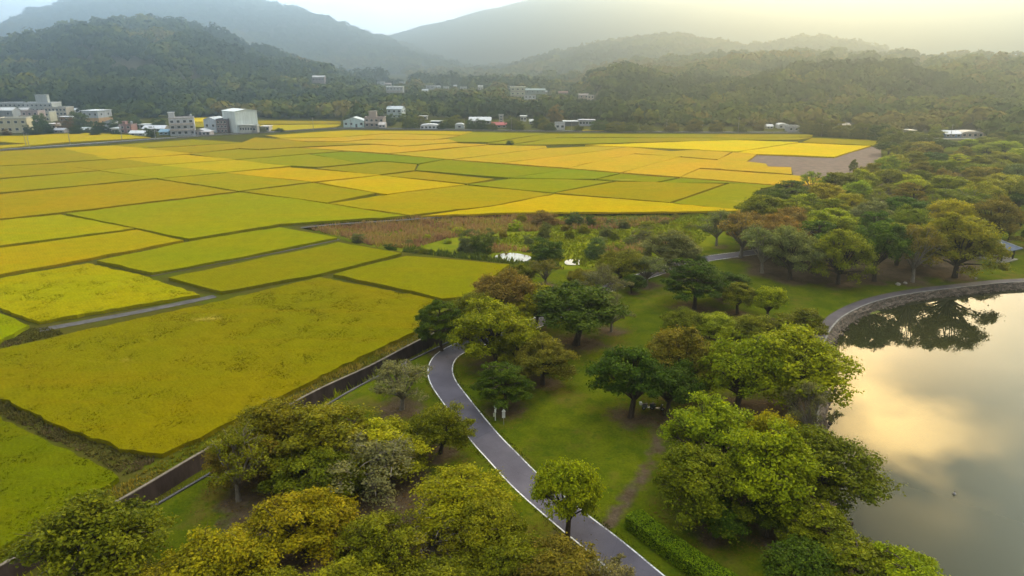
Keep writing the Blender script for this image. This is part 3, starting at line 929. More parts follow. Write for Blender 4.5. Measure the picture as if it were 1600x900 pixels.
def wood(kind, lobes, rg, sparse=False):
    mb = MB()
    if kind == 'low':
        for l in lobes[::4]:
            mb.tube([(l[0] * .05, l[1] * .05, -0.2), (l[0] * .4, l[1] * .4, l[2] * .5), (l[0], l[1], l[2])], [0.12, 0.08, 0.03], 5)
        return mb
    fork = {'round': 2.4, 'bushy': 1.8, 'umbrella': 2.6, 'sparse': 2.0, 'upright': 2.2}[kind]
    lx, ly = rg.uniform(-.3, .3), rg.uniform(-.3, .3)
    r0 = {'round': 0.32, 'bushy': 0.30, 'umbrella': 0.28, 'sparse': 0.27, 'upright': 0.24}[kind]
    mb.tube([(0, 0, -0.3), (0.02, 0, 0.15), (lx * .5, ly * .5, fork * .5), (lx, ly, fork)], [r0 * 1.5, r0 * 1.1, r0 * .9, r0 * .8], 8)
    if kind in ('umbrella', 'upright'):
        mb.tube([(lx, ly, fork), (lx * .6, ly * .6, 5.2), (0, 0, 8.2)], [r0 * .8, r0 * .5, 0.03], 7)
    for i, l in enumerate(lobes):
        if kind in ('umbrella', 'upright'):
            st = Vector((lx * .5, ly * .5, max(fork, l[2] - 0.6)))
        else:
            st = Vector((lx, ly, fork - rg.uniform(0, .35)))
        en = Vector((l[0], l[1], l[2]))
        mid = st.lerp(en, 0.5) + Vector((rg.uniform(-.35, .35), rg.uniform(-.35, .35), rg.uniform(0.1, .7)))
        rr = rg.uniform(0.09, 0.16)
        mb.tube([st, st.lerp(mid, .5) + Vector((0, 0, .1)), mid, en], [rr, rr * .8, rr * .55, 0.025], 5, False)
        for _ in range(5 if sparse else 2):
            tw = en + Vector((rg.uniform(-1, 1) * l[3], rg.uniform(-1, 1) * l[3], rg.uniform(-.1, 1.0) * l[4]))
            s2 = mid.lerp(en, rg.uniform(.2, 1))
            mb.tube([s2, s2.lerp(tw, .5) + Vector((0, 0, .12)), tw], [0.04, 0.03, 0.012], 3, False)
    return mb

PROTO = {}
BOOST = [1.5]
for kind, nvar in (('round', 4), ('bushy', 5), ('umbrella', 3), ('sparse', 4), ('upright', 2), ('low', 4)):
    PROTO[kind] = []
    for k in range(nvar):
        rg = random.Random(100 + k * 7 + len(kind)); npg = np.random.default_rng(50 + k * 13 + len(kind))
        lb = lobes_for(kind, rg)
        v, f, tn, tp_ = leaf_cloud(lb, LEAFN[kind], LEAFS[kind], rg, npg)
        crown = mesh_np('crown', v, f, M['leaf'], {'tone': tn, 'lit_tip': tp_})
        w = wood(kind, lb, rg, kind == 'sparse')
        trunk = mesh_np('trunk', np.array(w.v, dtype=np.float32), w.l, M['pale_bark'] if kind == 'sparse' else M['bark'], sizes=w.s)
        wx = v[:, :2]
        wid = float(np.percentile(np.abs(wx), 98) * 2); hgt = float(np.percentile(v[:, 2], 99.5))
        PROTO[kind].append((crown, trunk, wid, hgt))

LEAFCOL = {'olive': (0.108, 0.101, 0.003), 'yellow': (0.165, 0.145, 0.002), 'lime': (0.150, 0.165, 0.002), 'dark': (0.042, 0.060, 0.003), 'mid': (0.09, 0.095, 0.002),
           'rust': (0.125, 0.080, 0.018), 'grey': (0.105, 0.095, 0.036), 'brown': (0.105, 0.080, 0.008), 'emerald': (0.050, 0.074, 0.003), 'bluegreen': (0.062, 0.085, 0.02), 'greygreen': (0.095, 0.10, 0.03)}

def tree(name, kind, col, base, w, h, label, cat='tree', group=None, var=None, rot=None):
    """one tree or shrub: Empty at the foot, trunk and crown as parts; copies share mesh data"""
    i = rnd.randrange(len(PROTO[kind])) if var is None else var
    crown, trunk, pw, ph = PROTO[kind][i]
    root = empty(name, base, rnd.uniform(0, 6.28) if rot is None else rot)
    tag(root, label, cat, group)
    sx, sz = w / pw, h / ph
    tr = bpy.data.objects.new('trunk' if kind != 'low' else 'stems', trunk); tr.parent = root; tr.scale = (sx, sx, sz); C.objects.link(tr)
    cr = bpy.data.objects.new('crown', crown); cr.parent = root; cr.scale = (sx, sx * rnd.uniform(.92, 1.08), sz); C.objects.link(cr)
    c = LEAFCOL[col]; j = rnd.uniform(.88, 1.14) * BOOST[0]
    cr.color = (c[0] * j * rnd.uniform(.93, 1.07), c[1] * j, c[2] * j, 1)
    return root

def tree_px(kind, col, u, vb, vt, wpx, label, name=None, cat=None, group=None, var=None, z=ZP, spot=True):
    b = gp(u, vb, z)
    t = depth(b)
    w = wpx * t / F * 0.93
    # the visible top belongs to the middle of the crown, seen from above
    h = max(0.6, z_at(b.y + (0.2 * w if kind != 'low' else 0.1 * w), vt) - z)
    h = min(h, w * (1.75 if kind != 'low' else 1.25))
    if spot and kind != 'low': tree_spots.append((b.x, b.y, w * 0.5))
    if kind == 'low': return tree(name or 'shrub', kind, col, (b.x, b.y, z - 0.03), w, h, label, cat or 'shrub', group, var)
    return tree(name or "broadleaf_tree", kind, col, (b.x, b.y, z - 0.03), w, h, label, cat or "tree", group, var)

GV = 'trees of the olive grove between the field wall and the bicycle path'
PT = 'trees around the bend of the bicycle path'
LK = 'trees on the slope between lawn and lake'
for a in [
 # ---- olive grove, lower left
 ('bushy', 'olive', 165, 935, 772, 225, 'broad olive-brown tree hiding the retaining wall in the bottom left corner', GV),
 ('bushy', 'yellow', 335, 955, 832, 190, 'yellowish round tree at the bottom edge beside the broad olive-brown corner tree', GV),
 ('sparse', 'olive', 373, 782, 668, 120, 'thin grey-stemmed tree standing on bare soil beside the channel kerb', GV),
 ('bushy', 'olive', 432, 722, 614, 150, 'olive tree whose crown hides the retaining wall, topmost of the grove', GV),
 ('bushy', 'brown', 395, 748, 655, 130, 'brownish olive tree behind the thin grey-stemmed tree of the grove', GV),
 ('bushy', 'olive', 512, 742, 628, 165, 'dense olive tree in the upper middle of the grove', GV),
 ('sparse', 'grey', 573, 770, 672, 185, 'tree with bare grey twigs and a dark trunk in the middle of the grove', GV),
 ('bushy', 'yellow', 588, 738, 650, 150, 'yellow-topped tree directly behind the grey-twigged tree', GV),
 ('bushy', 'mid', 490, 792, 700, 150, 'greener tree to the left of the grey-twigged tree', GV),
 ('bushy', 'yellow', 480, 878, 768, 170, 'golden-yellow tree in the lower middle of the grove', GV),
 ('sparse', 'olive', 398, 905, 830, 110, 'small loose tree between the golden-yellow tree and the yellowish bottom tree', GV),
 ('bushy', 'olive', 688, 708, 624, 104, 'small neat olive tree on the verge at the inside of the path bend', GV),
 ('sparse', 'grey', 628, 640, 557, 132, 'low spreading grey tree by the channel kerb close to the path bend', GV),
 ('bushy', 'yellow', 722, 822, 728, 172, 'bright yellow-topped tree nearest the white path line', GV),
 ('sparse', 'olive', 674, 868, 786, 150, 'open olive tree with a leaning dark trunk on bare earth', GV),
 ('bushy', 'olive', 598, 905, 800, 140, 'olive tree beside the open leaning tree near the bottom of the grove', GV),
 ('bushy', 'olive', 772, 880, 775, 130, 'olive tree overhanging the path next to the bright yellow-topped tree', GV),
 ('bushy', 'olive', 705, 965, 868, 170, 'leafy olive tree cut by the bottom edge below the leaning trunk', GV),
 ('bushy', 'brown', 865, 955, 838, 180, 'brownish tree covering the path at the bottom edge', GV),
 ('bushy', 'olive', 800, 935, 828, 130, 'olive tree filling the gap left of the brownish tree over the path', GV),
 ('sparse', 'grey', 935, 975, 868, 130, 'greyish thin tree at the bottom edge beside the lower path', GV),
 ('bushy', 'olive', 545, 985, 880, 170, 'olive tree at the bottom edge under the golden-yellow tree', GV),
 ('bushy', 'mid', 430, 985, 880, 150, 'darker green tree at the bottom edge, second from the yellowish one', GV),
 ('bushy', 'olive', 250, 985, 872, 150, 'olive tree at the bottom edge between the corner tree and the yellowish tree', GV),
 # ---- round the bend of the path
 ('umbrella', 'emerald', 690, 548, 462, 82, 'bright green tree leaning over the retaining wall at the path bend', PT),
 ('bushy', 'lime', 778, 572, 466, 132, 'tall tree with a yellow-lit crown inside the path bend', PT),
 ('bushy', 'rust', 782, 505, 420, 108, 'rust-brown leafed tree on the edge of the rice behind the path bend', PT),
 ('bushy', 'yellow', 838, 508, 443, 78, 'yellow-leafed tree between the rust-brown and the dense dark tree', PT),
 ('bushy', 'olive', 740, 520, 452, 90, 'olive tree half hidden behind the bright leaning tree', PT),
 ('round', 'dark', 900, 538, 444, 138, 'dense dark green dome tree standing on bare leaf litter', PT),
 ('bushy', 'brown', 848, 600, 518, 98, 'brown-olive tree in front of the dense dark dome tree', PT),
 ('bushy', 'olive', 815, 585, 505, 80, 'olive tree squeezed between the yellow-lit tree and the brown-olive tree', PT),
 ('umbrella', 'emerald', 790, 640, 565, 104, 'low flat-topped emerald tree behind the two white signposts', PT),
 ('sparse', 'grey', 936, 478, 408, 100, 'grey twiggy tree behind the dense dark dome tree', PT),
 ('sparse', 'greygreen', 955, 518, 452, 78, 'grey-leafed tree at the right shoulder of the dense dark dome tree', PT),
 ('round', 'dark', 987, 458, 428, 40, 'small dark round tree on the narrow lawn between the groups', PT),
 ('sparse', 'greygreen', 1010, 446, 396, 78, 'pale leaning tree with forked trunk at the head of the narrow lawn', PT),
 ('sparse', 'brown', 852, 446, 402, 62, 'thin brownish tree beside the pale pool', PT),
 ('bushy', 'mid', 818, 450, 410, 50, 'small green tree left of the thin brownish tree by the pool', PT),
 ('bushy', 'olive', 908, 452, 418, 56, 'olive tree between the smaller pool and the grey twiggy tree', PT),
 ('bushy', 'olive', 968, 440, 388, 84, 'loose olive tree behind the small dark round tree', PT),
 ('bushy', 'greygreen', 1042, 424, 358, 92, 'tall loose grey-green tree beside the upper path', PT),
 # ---- between lawn and lake
 ('round', 'dark', 985, 652, 540, 118, 'dark green tree with a forked trunk standing alone on the lawn edge', LK),
 ('bushy', 'brown', 1062, 618, 503, 112, 'tree with an orange-brown crown top behind the forked dark tree', LK),
 ('round', 'dark', 1042, 648, 565, 90, 'deep shaded tree between the forked dark tree and the big bright tree', LK),
 ('umbrella', 'dark', 1085, 482, 406, 112, 'large dark layered tree on the lawn below the upper path', LK),
 ('round', 'dark', 1132, 468, 424, 60, 'dark tree touching the right side of the large layered tree', LK),
 ('round', 'mid', 1152, 490, 440, 62, 'pale green round tree, left one of a pair below the dark layered tree', LK),
 ('round', 'lime', 1198, 500, 446, 56, 'pale green round tree, right one of a pair below the dark layered tree', LK),
 ('bushy', 'lime', 1110, 530, 487, 92, 'yellowish green tree in front of the pale round pair', LK),
 ('bushy', 'olive', 1060, 530, 480, 70, 'olive tree at the upper corner of the tree slope beside the narrow lawn', LK),
 ('bushy', 'olive', 1175, 535, 488, 80, 'olive tree behind the top of the big bright green tree', LK),
 ('umbrella', 'mid', 1242, 535, 478, 84, 'layered green tree next to the lakeside walk', LK),
 ('bushy', 'lime', 1150, 638, 520, 150, 'big bright green tree, left half of the tallest mass on the slope', LK),
 ('bushy', 'lime', 1240, 640, 510, 172, 'big bright green tree, right half of the mass reaching the lake', LK),
 ('sparse', 'grey', 1262, 690, 592, 92, 'grey thin tree leaning over the lake below the big bright tree', LK),
 ('bushy', 'lime', 1118, 752, 622, 170, 'bright yellow-green tree in the middle of the slope', LK),
 ('bushy', 'yellow', 1190, 745, 632, 110, 'yellow-tinged tree beside the bright yellow-green tree', LK),
 ('bushy', 'mid', 1100, 812, 690, 150, 'mid green tree at the lawn side of the slope below the yellow-green tree', LK),
 ('bushy', 'lime', 1190, 815, 665, 175, 'large spreading tree in the lower middle of the slope', LK),
 ('bushy', 'mid', 1285, 788, 668, 172, 'large tree whose branches hang over the lake', LK),
 ('round', 'emerald', 1116, 842, 778, 84, 'small deep green tree with a thin trunk above the clipped hedge', LK),
 ('round', 'dark', 1198, 838, 770, 80, 'small dark tree with a reddish trunk beside the small deep green tree', LK),
 ('umbrella', 'mid', 1265, 868, 770, 150, 'layered green tree beside the lake under the overhanging branches', LK),
 ('umbrella', 'mid', 1318, 930, 822, 178, 'layered green shore tree, second from the bottom right corner', LK),
 ('umbrella', 'lime', 1405, 968, 862, 170, 'low yellow-green shore tree at the bottom edge beside the water', LK),
 ('round', 'dark', 1250, 945, 845, 120, 'shaded dark tree behind the layered shore trees at the bottom edge', LK),
 ('round', 'lime', 886, 846, 716, 110, 'bright round tree standing alone at the path edge', PT),
]:
    kind, col, u, vb, vt, wpx, lab, grp = a
    tree_px(kind, col, u, vb, vt, wpx, lab, group=grp)

CW0 = {'olive': 'olive', 'lime': 'light green', 'mid': 'green', 'grey': 'greyish', 'brown': 'brownish', 'greygreen': 'grey-green'}
# ---- shrubs in the wetland
WT = 'shrubs scattered over the wetland'
for col, u, vb, vt, wpx, lab in [
 ('greygreen', 733, 392, 358, 40, 'grey-green willow shrub between reeds and pool'), ('greygreen', 764, 384, 352, 24, 'narrow grey-green shrub behind the willow shrub'),
 ('dark', 752, 396, 366, 34, 'darker shrub just beside the grey-green willow'), ('dark', 855, 404, 372, 56, 'round dark shrub between the two pale pools'),
 ('greygreen', 851, 372, 342, 22, 'thin upright pale shrub above the round dark shrub'), ('bluegreen', 898, 352, 332, 30, 'dark bluish shrub at the edge of the rice, larger of two'),
 ('bluegreen', 922, 352, 336, 18, 'dark bluish shrub at the edge of the rice, smaller of two'), ('bluegreen', 930, 402, 372, 36, 'dark leaning shrub in the bright meadow'),
 ('grey', 1003, 378, 354, 36, 'grey-brown bush in the middle of the meadow'), ('rust', 852, 350, 330, 50, 'reddish brown bush heap at the end of the reeds'),
 ('greygreen', 946, 370, 350, 26, 'pale loose bush in the meadow, first from the reeds'), ('greygreen', 975, 356, 342, 20, 'small grey bush near the dike at the meadow edge'),
 ('mid', 962, 374, 358, 16, 'small green bush beside the pale loose bush'), ('greygreen', 1022, 346, 338, 16, 'tiny grey bush close to the rice edge'),
 ('olive', 1068, 386, 360, 22, 'olive bush with yellow flecks before the upper path'), ('dark', 1088, 408, 393, 32, 'dark low bush beside the upper path'),
 ('greygreen', 560, 378, 364, 26, 'grey bush at the corner where the reeds meet the paddies'), ('dark', 610, 392, 380, 22, 'dark little bush on the ditch under the reeds'),
 ('mid', 660, 398, 386, 24, 'green bush on the ditch, left of the bank of rushes'), ('dark', 1192, 331, 296, 44, 'dark round bush at the corner of the green paddies'),
 ('bluegreen', 797, 227, 219, 15, 'lone dark bush in the far paddies below the road'), ('mid', 890, 372, 360, 18, 'low green bush behind the round dark shrub')]:
    tree_px('low', col, u, vb, vt, wpx, lab, group=WT, z=(0 if u == 797 else ZP))

BOOST[0] = 1.9     # paler leaves for scrub and wood, partly painting in the warm haze
SCRUB = [(640, 382), (668, 374), (700, 380), (716, 366), (786, 372), (806, 360), (826, 380), (838, 352), (872, 384), (884, 360), (912, 364), (928, 352), (938, 378), (955, 350), (968, 392), (985, 384), (990, 346), (1012, 356),
         (1018, 386), (1034, 368), (1040, 350), (1056, 340), (1060, 372), (1078, 356), (1096, 344), (1110, 362), (1126, 350), (1144, 340), (815, 346), (778, 352)]
SCRUB.sort()
for i, (u, v) in enumerate(SCRUB):
    wq = rnd.uniform(8, 26); hq = wq * rnd.uniform(.35, .8)
    col = rnd.choice(['greygreen', 'grey', 'mid', 'olive', 'lime', 'brown'])
    tree_px('low', col, u, v, v - hq, wq, f'{CW0[col]} low scrub bush in the meadow, {ordinal(i + 1)} from the left of these', name='scrub_bush', cat='shrub', group='low scrub of the wetland')
# ---- the wood between the fields and the lake: rows from the lakeside walk back to the fields
ROWS = [  # (base v list along u), tree height px, width
 ('wood row nearest the lakeside walk', [(1185, 428), (1238, 440), (1300, 444), (1362, 442), (1425, 440), (1488, 434)], (62, 78), (70, 92)),
 ('second wood row from the lake', [(1150, 402), (1215, 412), (1272, 416), (1328, 418), (1392, 416), (1452, 410), (1508, 398), (1548, 388)], (56, 74), (66, 88)),
 ('third wood row from the lake', [(1120, 385), (1180, 388), (1240, 390), (1300, 392), (1360, 390), (1420, 388), (1478, 380), (1520, 366)], (52, 66), (60, 80)),
 ('fourth wood row from the lake', [(1185, 362), (1240, 366), (1294, 368), (1350, 366), (1405, 364), (1460, 358), (1505, 348)], (46, 58), (56, 72)),
 ('fifth wood row from the lake', [(1215, 342), (1262, 344), (1310, 346), (1362, 344), (1415, 342), (1468, 338), (1515, 335), (1592, 330)], (40, 52), (50, 66)),
 ('sixth wood row from the lake', [(1240, 324), (1285, 325), (1330, 326), (1378, 324), (1425, 322), (1472, 320), (1520, 318), (1570, 312)], (36, 46), (48, 62)),
 ('seventh wood row from the lake', [(1262, 308), (1305, 309), (1348, 309), (1392, 307), (1436, 306), (1480, 304), (1528, 300), (1578, 298), (1625, 296)], (32, 42), (42, 56)),
 ('eighth wood row from the lake', [(1352, 294), (1392, 292), (1430, 291), (1470, 290), (1515, 288), (1560, 285), (1605, 284)], (28, 38), (40, 52)),
 ('ninth wood row from the lake', [(1378, 279), (1412, 278), (1448, 277), (1486, 276), (1528, 274), (1572, 272), (1612, 270)], (26, 34), (38, 48)),
 ('tenth wood row from the lake', [(1392, 266), (1424, 265), (1458, 264), (1496, 263), (1536, 262), (1578, 260), (1618, 259)], (22, 30), (34, 44)),
 ('eleventh wood row from the lake', [(1396, 254), (1426, 253), (1458, 252), (1494, 251), (1532, 250), (1570, 249), (1610, 248)], (20, 27), (30, 40)),
 ('last wood row before the far road', [(1396, 243), (1420, 241), (1446, 240), (1476, 239), (1508, 238), (1544, 236), (1580, 235), (1615, 234)], (17, 24), (28, 38))]
CW = {'olive': 'olive', 'yellow': 'yellowish', 'lime': 'light green', 'dark': 'dark green', 'mid': 'green', 'rust': 'reddish brown', 'grey': 'greyish', 'brown': 'brownish', 'emerald': 'deep green', 'bluegreen': 'bluish green', 'greygreen': 'grey-green'}
KW = {'round': 'domed', 'bushy': 'bushy', 'umbrella': 'layered', 'sparse': 'thin', 'upright': 'upright'}
FIXED = {(0, 3): ('round', 'emerald'), (0, 4): ('sparse', 'brown'), (0, 5): ('bushy', 'olive'), (1, 1): ('bushy', 'rust'), (1, 0): ('sparse', 'rust'), (2, 1): ('bushy', 'rust'), (2, 2): ('bushy', 'rust'),
         (1, 2): ('umbrella', 'dark'), (2, 4): ('umbrella', 'dark'), (0, 1): ('bushy', 'greygreen'), (0, 2): ('bushy', 'mid'), (2, 0): ('sparse', 'greygreen'), (0, 0): ('sparse', 'greygreen')}
FRONT = [76, 86, 92, 96, 94, 106]
for ri, (rname, pts, hr, wr) in enumerate(ROWS):
    for i, (u, vb) in enumerate(pts):
        kind, col = FIXED.get((ri, i)) or (rnd.choice(['bushy', 'bushy', 'round', 'round', 'umbrella', 'sparse']), rnd.choice(['olive', 'mid', 'lime', 'mid', 'greygreen', 'brown', 'lime', 'olive', 'dark', 'yellow']))
        uu, vv = u + rnd.uniform(-9, 9), vb + rnd.uniform(-3, 3)
        b = gp(uu, vv, ZP)
        hp = FRONT[i] if ri == 0 else rnd.uniform(*hr) * 1.1
        tree_px(kind, col, uu, vv, vv - hp * 0.98, (118 if (ri, i) == (0, 5) else rnd.uniform(*wr) * 1.08), f'{CW[col]} {KW[kind]} tree, {ordinal(i + 1)} from left in the {rname}', group='trees of the wood between the rice fields and the lake')
for u, vb, vt, w, kind, col, lab in [
    (1333, 272, 248, 14, 'upright', 'greygreen', 'single slim tree standing at the corner of the ploughed patch'),
    (1527, 352, 316, 34, 'sparse', 'greygreen', 'slim tree on the edge of the sunny clearing'),
    (1586, 334, 300, 36, 'round', 'dark', 'dark tree with a bare trunk in the sunny clearing'),
    (1575, 376, 345, 24, 'round', 'greygreen', 'small round grey-green tree behind the pavilion roof, nearer of a pair'),
    (1592, 360, 338, 18, 'round', 'greygreen', 'small round grey-green tree behind the pavilion roof, farther of a pair'),
    (1612, 388, 352, 40, 'round', 'emerald', 'deep green round tree right behind the pavilion')]:
    tree_px(kind, col, u, vb, vt, w, lab, group='trees round the clearing and the pavilion')
BOOST[0] = 1.35
# ================================================================= grasses, hedge
def stuff(name, polys, mat, label, cat, dens, hr, w, z, zlump=0.0, lean=0.3):
    V, Fc, T = [], [], []
    off = 0
    for poly in polys:
        x, y = rand_in(poly, dens)
        lump = vnoise(x, y, 4.0, 9)
        h = NR.uniform(hr[0], hr[1], len(x)) * (0.55 + 0.9 * lump)
        zz = np.full(len(x), z) + zlump * (vnoise(x, y, 6.0, 4))
        v, f, t = tufts(x, y, zz - 0.05, h, w, lean)
        V.append(v); Fc.append(f + off); off += len(v)
        T.append(np.clip(t * 0.5 + 0.5 * np.concatenate([np.repeat(vnoise(x, y, 7.0, 6), 3)] * 2), 0, 1))
    me = mesh_np(name, np.concatenate(V), np.concatenate(Fc), mat, {'tone': np.concatenate(T)})
    return tag(link(name, me), label, cat, kind='stuff')

M['reed'] = tuft_mat('reed', [(0.26, 0.13, 0.075), (0.42, 0.26, 0.10), (0.36, 0.27, 0.06)])
M['meadow'] = tuft_mat('meadow', [(0.17, 0.21, 0.006), (0.28, 0.28, 0.010), (0.22, 0.25, 0.008)])
M['rush'] = tuft_mat('rush', [(0.085, 0.115, 0.014), (0.16, 0.185, 0.025)])
M['dry'] = tuft_mat('dry', [(0.24, 0.19, 0.015), (0.40, 0.30, 0.05), (0.20, 0.19, 0.012)])
M['weed'] = tuft_mat('weed', [(0.075, 0.075, 0.010), (0.15, 0.125, 0.03), (0.15, 0.11, 0.05)])
M['grass'] = tuft_mat('grass_blade', [(0.055, 0.075, 0.004), (0.10, 0.105, 0.006)])
pw = lambda px, z=ZP: [(p.x, p.y) for p in G(px, z)]
stuff('reeds', [pw([(480, 358), (530, 352), (640, 343), (800, 336), (862, 336), (868, 348), (842, 362), (800, 362), (760, 368), (700, 372), (650, 388), (600, 388), (562, 379), (530, 370)]),
                pw([(868, 350), (900, 344), (960, 346), (1010, 340), (1060, 344), (1020, 352), (960, 358), (900, 360)]), pw([(930, 392), (970, 382), (1030, 378), (1060, 384), (1020, 394), (960, 402)]),
                pw([(745, 398), (760, 388), (800, 386), (830, 392), (828, 396), (800, 394), (780, 396)])], M['reed'], 'reddish brown reeds beside the upper paddies', 'reeds', 4.0, (0.3, 1.5), 0.45, ZP)
stuff('meadow_grass', [pw([(760, 372), (842, 364), (872, 348), (880, 336), (1000, 335), (1168, 333), (1130, 352), (1085, 388), (1060, 402), (960, 418), (915, 420), (880, 404), (830, 390), (770, 384)])],
      M['meadow'], 'bright green tall grass of the wetland', 'tall grass', 3.0, (0.15, 0.55), 0.6, ZP, 0.3)
stuff('rushes', [pw([(625, 396), (640, 388), (690, 396), (740, 400), (800, 409), (835, 414), (870, 412), (880, 420), (830, 424), (800, 417), (720, 407)])], M['rush'], 'dense green rushes along the ditch below the reeds', 'rushes', 5.0, (0.7, 1.5), 0.5, ZP)
vg = [(p.x, p.y) for p in offset_line(ww, 0.05)] + [(p.x, p.y) for p in reversed(offset_line(ww, 2.1))]
stuff('dry_grass', [vg], M['dry'], 'pale yellow dry grass along the top of the retaining wall', 'dry grass', 9.0, (0.25, 0.6), 0.3, 0.0)
bank = pw([(0, 622), (40, 640), (110, 676), (190, 704), (250, 712), (225, 735), (190, 742), (150, 718), (80, 688), (0, 648), (-60, 606), (-60, 594)], 0)
stuff('weeds', [bank, pw([(0, 536), (50, 512), (75, 512), (100, 522), (0, 545), (-60, 560), (-60, 550)], 0)], M['weed'], 'dark rough weeds on the muddy dikes of the near paddies', 'weeds', 16.0, (0.12, 0.5), 0.3, 0.0, 0.0, 0.5)
ch = [(p.x, p.y) for p in offset_line(lip, 0.3)] + [(p.x, p.y) for p in reversed(offset_line(lip, 1.6))]
stuff('channel_grass', [[q for q in ch]], M['meadow'], 'rank green grass growing in the drainage channel', 'grass', 6.0, (0.5, 1.5), 0.4, -2.0)
side = [(p.x, p.y) for p in offset_line(bike, hw + 0.03) if p.y < 130] + [(p.x, p.y) for p in reversed(offset_line(bike, hw + 0.5)) if p.y < 130]
side2 = [(p.x, p.y) for p in offset_line(bike, -hw - 0.5) if p.y < 130] + [(p.x, p.y) for p in reversed(offset_line(bike, -hw - 0.03)) if p.y < 130]
stuff('verge_grass', [side, side2], M['grass'], 'short grass fringing the bicycle path', 'grass', 30.0, (0.08, 0.2), 0.12, ZP)

# ---- fallen leaves under the grove and the other groups
LP, LT = [], []
for (tx, ty, r) in tree_spots:
    if ty > 120: continue
    n = int(26 * r * r)
    a = NR.uniform(0, 6.283, n); q = r * 1.25 * np.sqrt(NR.random(n))
    LP.append(np.stack([tx + np.cos(a) * q, ty + np.sin(a) * q], 1))
lp = np.concatenate(LP)
on = inside(park_poly, lp[:, 0], lp[:, 1]) & (seg_dist(lp[:, 0], lp[:, 1], [(p.x, p.y) for p in shore]) > 2.4)
path_d = seg_dist(lp[:, 0], lp[:, 1], bike_w)
on &= (path_d > 1.9) | (NR.random(len(lp)) < 0.12)
lp = lp[on]; n = len(lp)
a = NR.uniform(0, 6.283, n); s = NR.uniform(.05, .13, n)
z = np.full(n, ZP + 0.035)
dx, dy = np.cos(a) * s, np.sin(a) * s
tl = NR.normal(0, .03, (n, 4))
v = np.stack([np.stack([lp[:, 0] - dx, lp[:, 1] - dy, z + np.abs(tl[:, 0])], 1), np.stack([lp[:, 0] + dy * .6, lp[:, 1] - dx * .6, z + np.abs(tl[:, 1])], 1),
              np.stack([lp[:, 0] + dx, lp[:, 1] + dy, z + np.abs(tl[:, 2])], 1), np.stack([lp[:, 0] - dy * .6, lp[:, 1] + dx * .6, z + np.abs(tl[:, 3])], 1)], 1).reshape(-1, 3)
tag(link('fallen_leaves', mesh_np('fallen_leaves', v, np.arange(4 * n).reshape(-1, 4), M['litter'], {'tone': np.repeat(NR.random(n), 4)})), 'brown and yellow fallen leaves under the park trees', 'fallen leaves', kind='stuff')

# ---- lily pads of weed at the stone bank
v, f = cdt([(p.x, p.y) for p in smooth_line(G([(1350, 490), (1362, 483), (1378, 479), (1388, 477), (1385, 481), (1372, 485), (1376, 487), (1362, 491), (1350, 490)], ZW + 0.03), 0.5)[:-1]], np.zeros((0, 2)))
M['algae'] = plain('algae', (0.14, 0.15, 0.02), 0.9, 1.5, 0.4)
tag(link('algae', mesh_np('algae', np.column_stack([v, np.full(len(v), ZW + 0.02)]), f, M['algae'])), 'yellow-green water weed floating beside the stone bank', 'water weed', kind='stuff')

M['hedge_core'] = plain('hedge_twigs', (0.03, 0.045, 0.004), 0.9, 3, 0.3, 0.0)
# ---- clipped hedge beside the path
hl = smooth_line(G([(1230, 985), (1160, 938), (1090, 893), (1050, 864), (1015, 838), (992, 820)], ZP), 0.5)
Hh, Hw = 1.15, 1.15
root = empty('hedge', (hl[-1].x, hl[-1].y, ZP))
tag(root, 'long clipped green hedge beside the lower bicycle path', 'hedge')
p0 = Vector((hl[-1].x, hl[-1].y, ZP))
La, Lb = offset_line(hl, Hw - 0.14), offset_line(hl, -Hw + 0.14)
core = slab('hedge_core', [q - p0 + Vector((0, 0, ZP)) for q in La], [q - p0 + Vector((0, 0, ZP)) for q in Lb], 0.0, Hh - 0.12, M['hedge_core'], root)
core.name = 'branches'
pts, nr = [], []
for i in range(len(hl) - 1):
    a, b = hl[i], hl[i + 1]
    t = (b - a).normalized(); nn_ = Vector((-t.y, t.x, 0))
    wd = Hw
    for _ in range(420):
        c = a.lerp(b, rnd.random())
        k = rnd.random()
        wob = 0.08 * math.sin(c.x * 2.1) + 0.06 * math.sin(c.y * 3.3)
        if k < 0.5: off, z, n_ = rnd.uniform(-wd, wd), Hh + wob + rnd.gauss(0, .05), Vector((0, 0, 1))
        elif k < 0.75: off, z, n_ = wd + rnd.gauss(0, .06), rnd.uniform(0.02, Hh), nn_
        else: off, z, n_ = -wd + rnd.gauss(0, .06), rnd.uniform(0.02, Hh), -nn_
        e = max(0, z - (Hh - .25)); off *= 1 - 0.12 * e * 4
        pts.append(c + nn_ * off + Vector((0, 0, z)) - p0); nr.append(n_)
a = hl[-1]; t = (hl[-1] - hl[-2]).normalized(); nn_ = Vector((-t.y, t.x, 0))
for _ in range(1200):
    ph = rnd.uniform(-math.pi / 2, math.pi / 2)
    rr = 0.55
    top = rnd.random() < .4
    q = rnd.random() ** .5 if top else 1.0
    dv = (t * math.cos(ph) * rr + nn_ * math.sin(ph) * Hw) * q
    pts.append(a + dv + Vector((0, 0, Hh + rnd.gauss(0, .05) if top else rnd.uniform(0.02, Hh))) - p0); nr.append(Vector((0, 0, 1)) if top else dv.normalized())
p = np.array([tuple(q) for q in pts])
n_ = np.array([tuple(q) for q in nr]) + NR.normal(0, 0.5, (len(nr), 3)); n_ /= np.linalg.norm(n_, axis=1)[:, None]
a_ = np.cross(n_, NR.normal(0, 1, n_.shape)); a_ /= np.linalg.norm(a_, axis=1)[:, None]; b_ = np.cross(n_, a_)
s = 0.17 * NR.uniform(.6, 1.3, (len(p), 1))
v = np.stack([p - a_ * s * .5, p - b_ * s * .35, p + a_ * s * .5, p + b_ * s * .35], 1).reshape(-1, 3)
tn = np.repeat(np.clip(NR.normal(.5, .25, len(p)), 0, 1), 4)
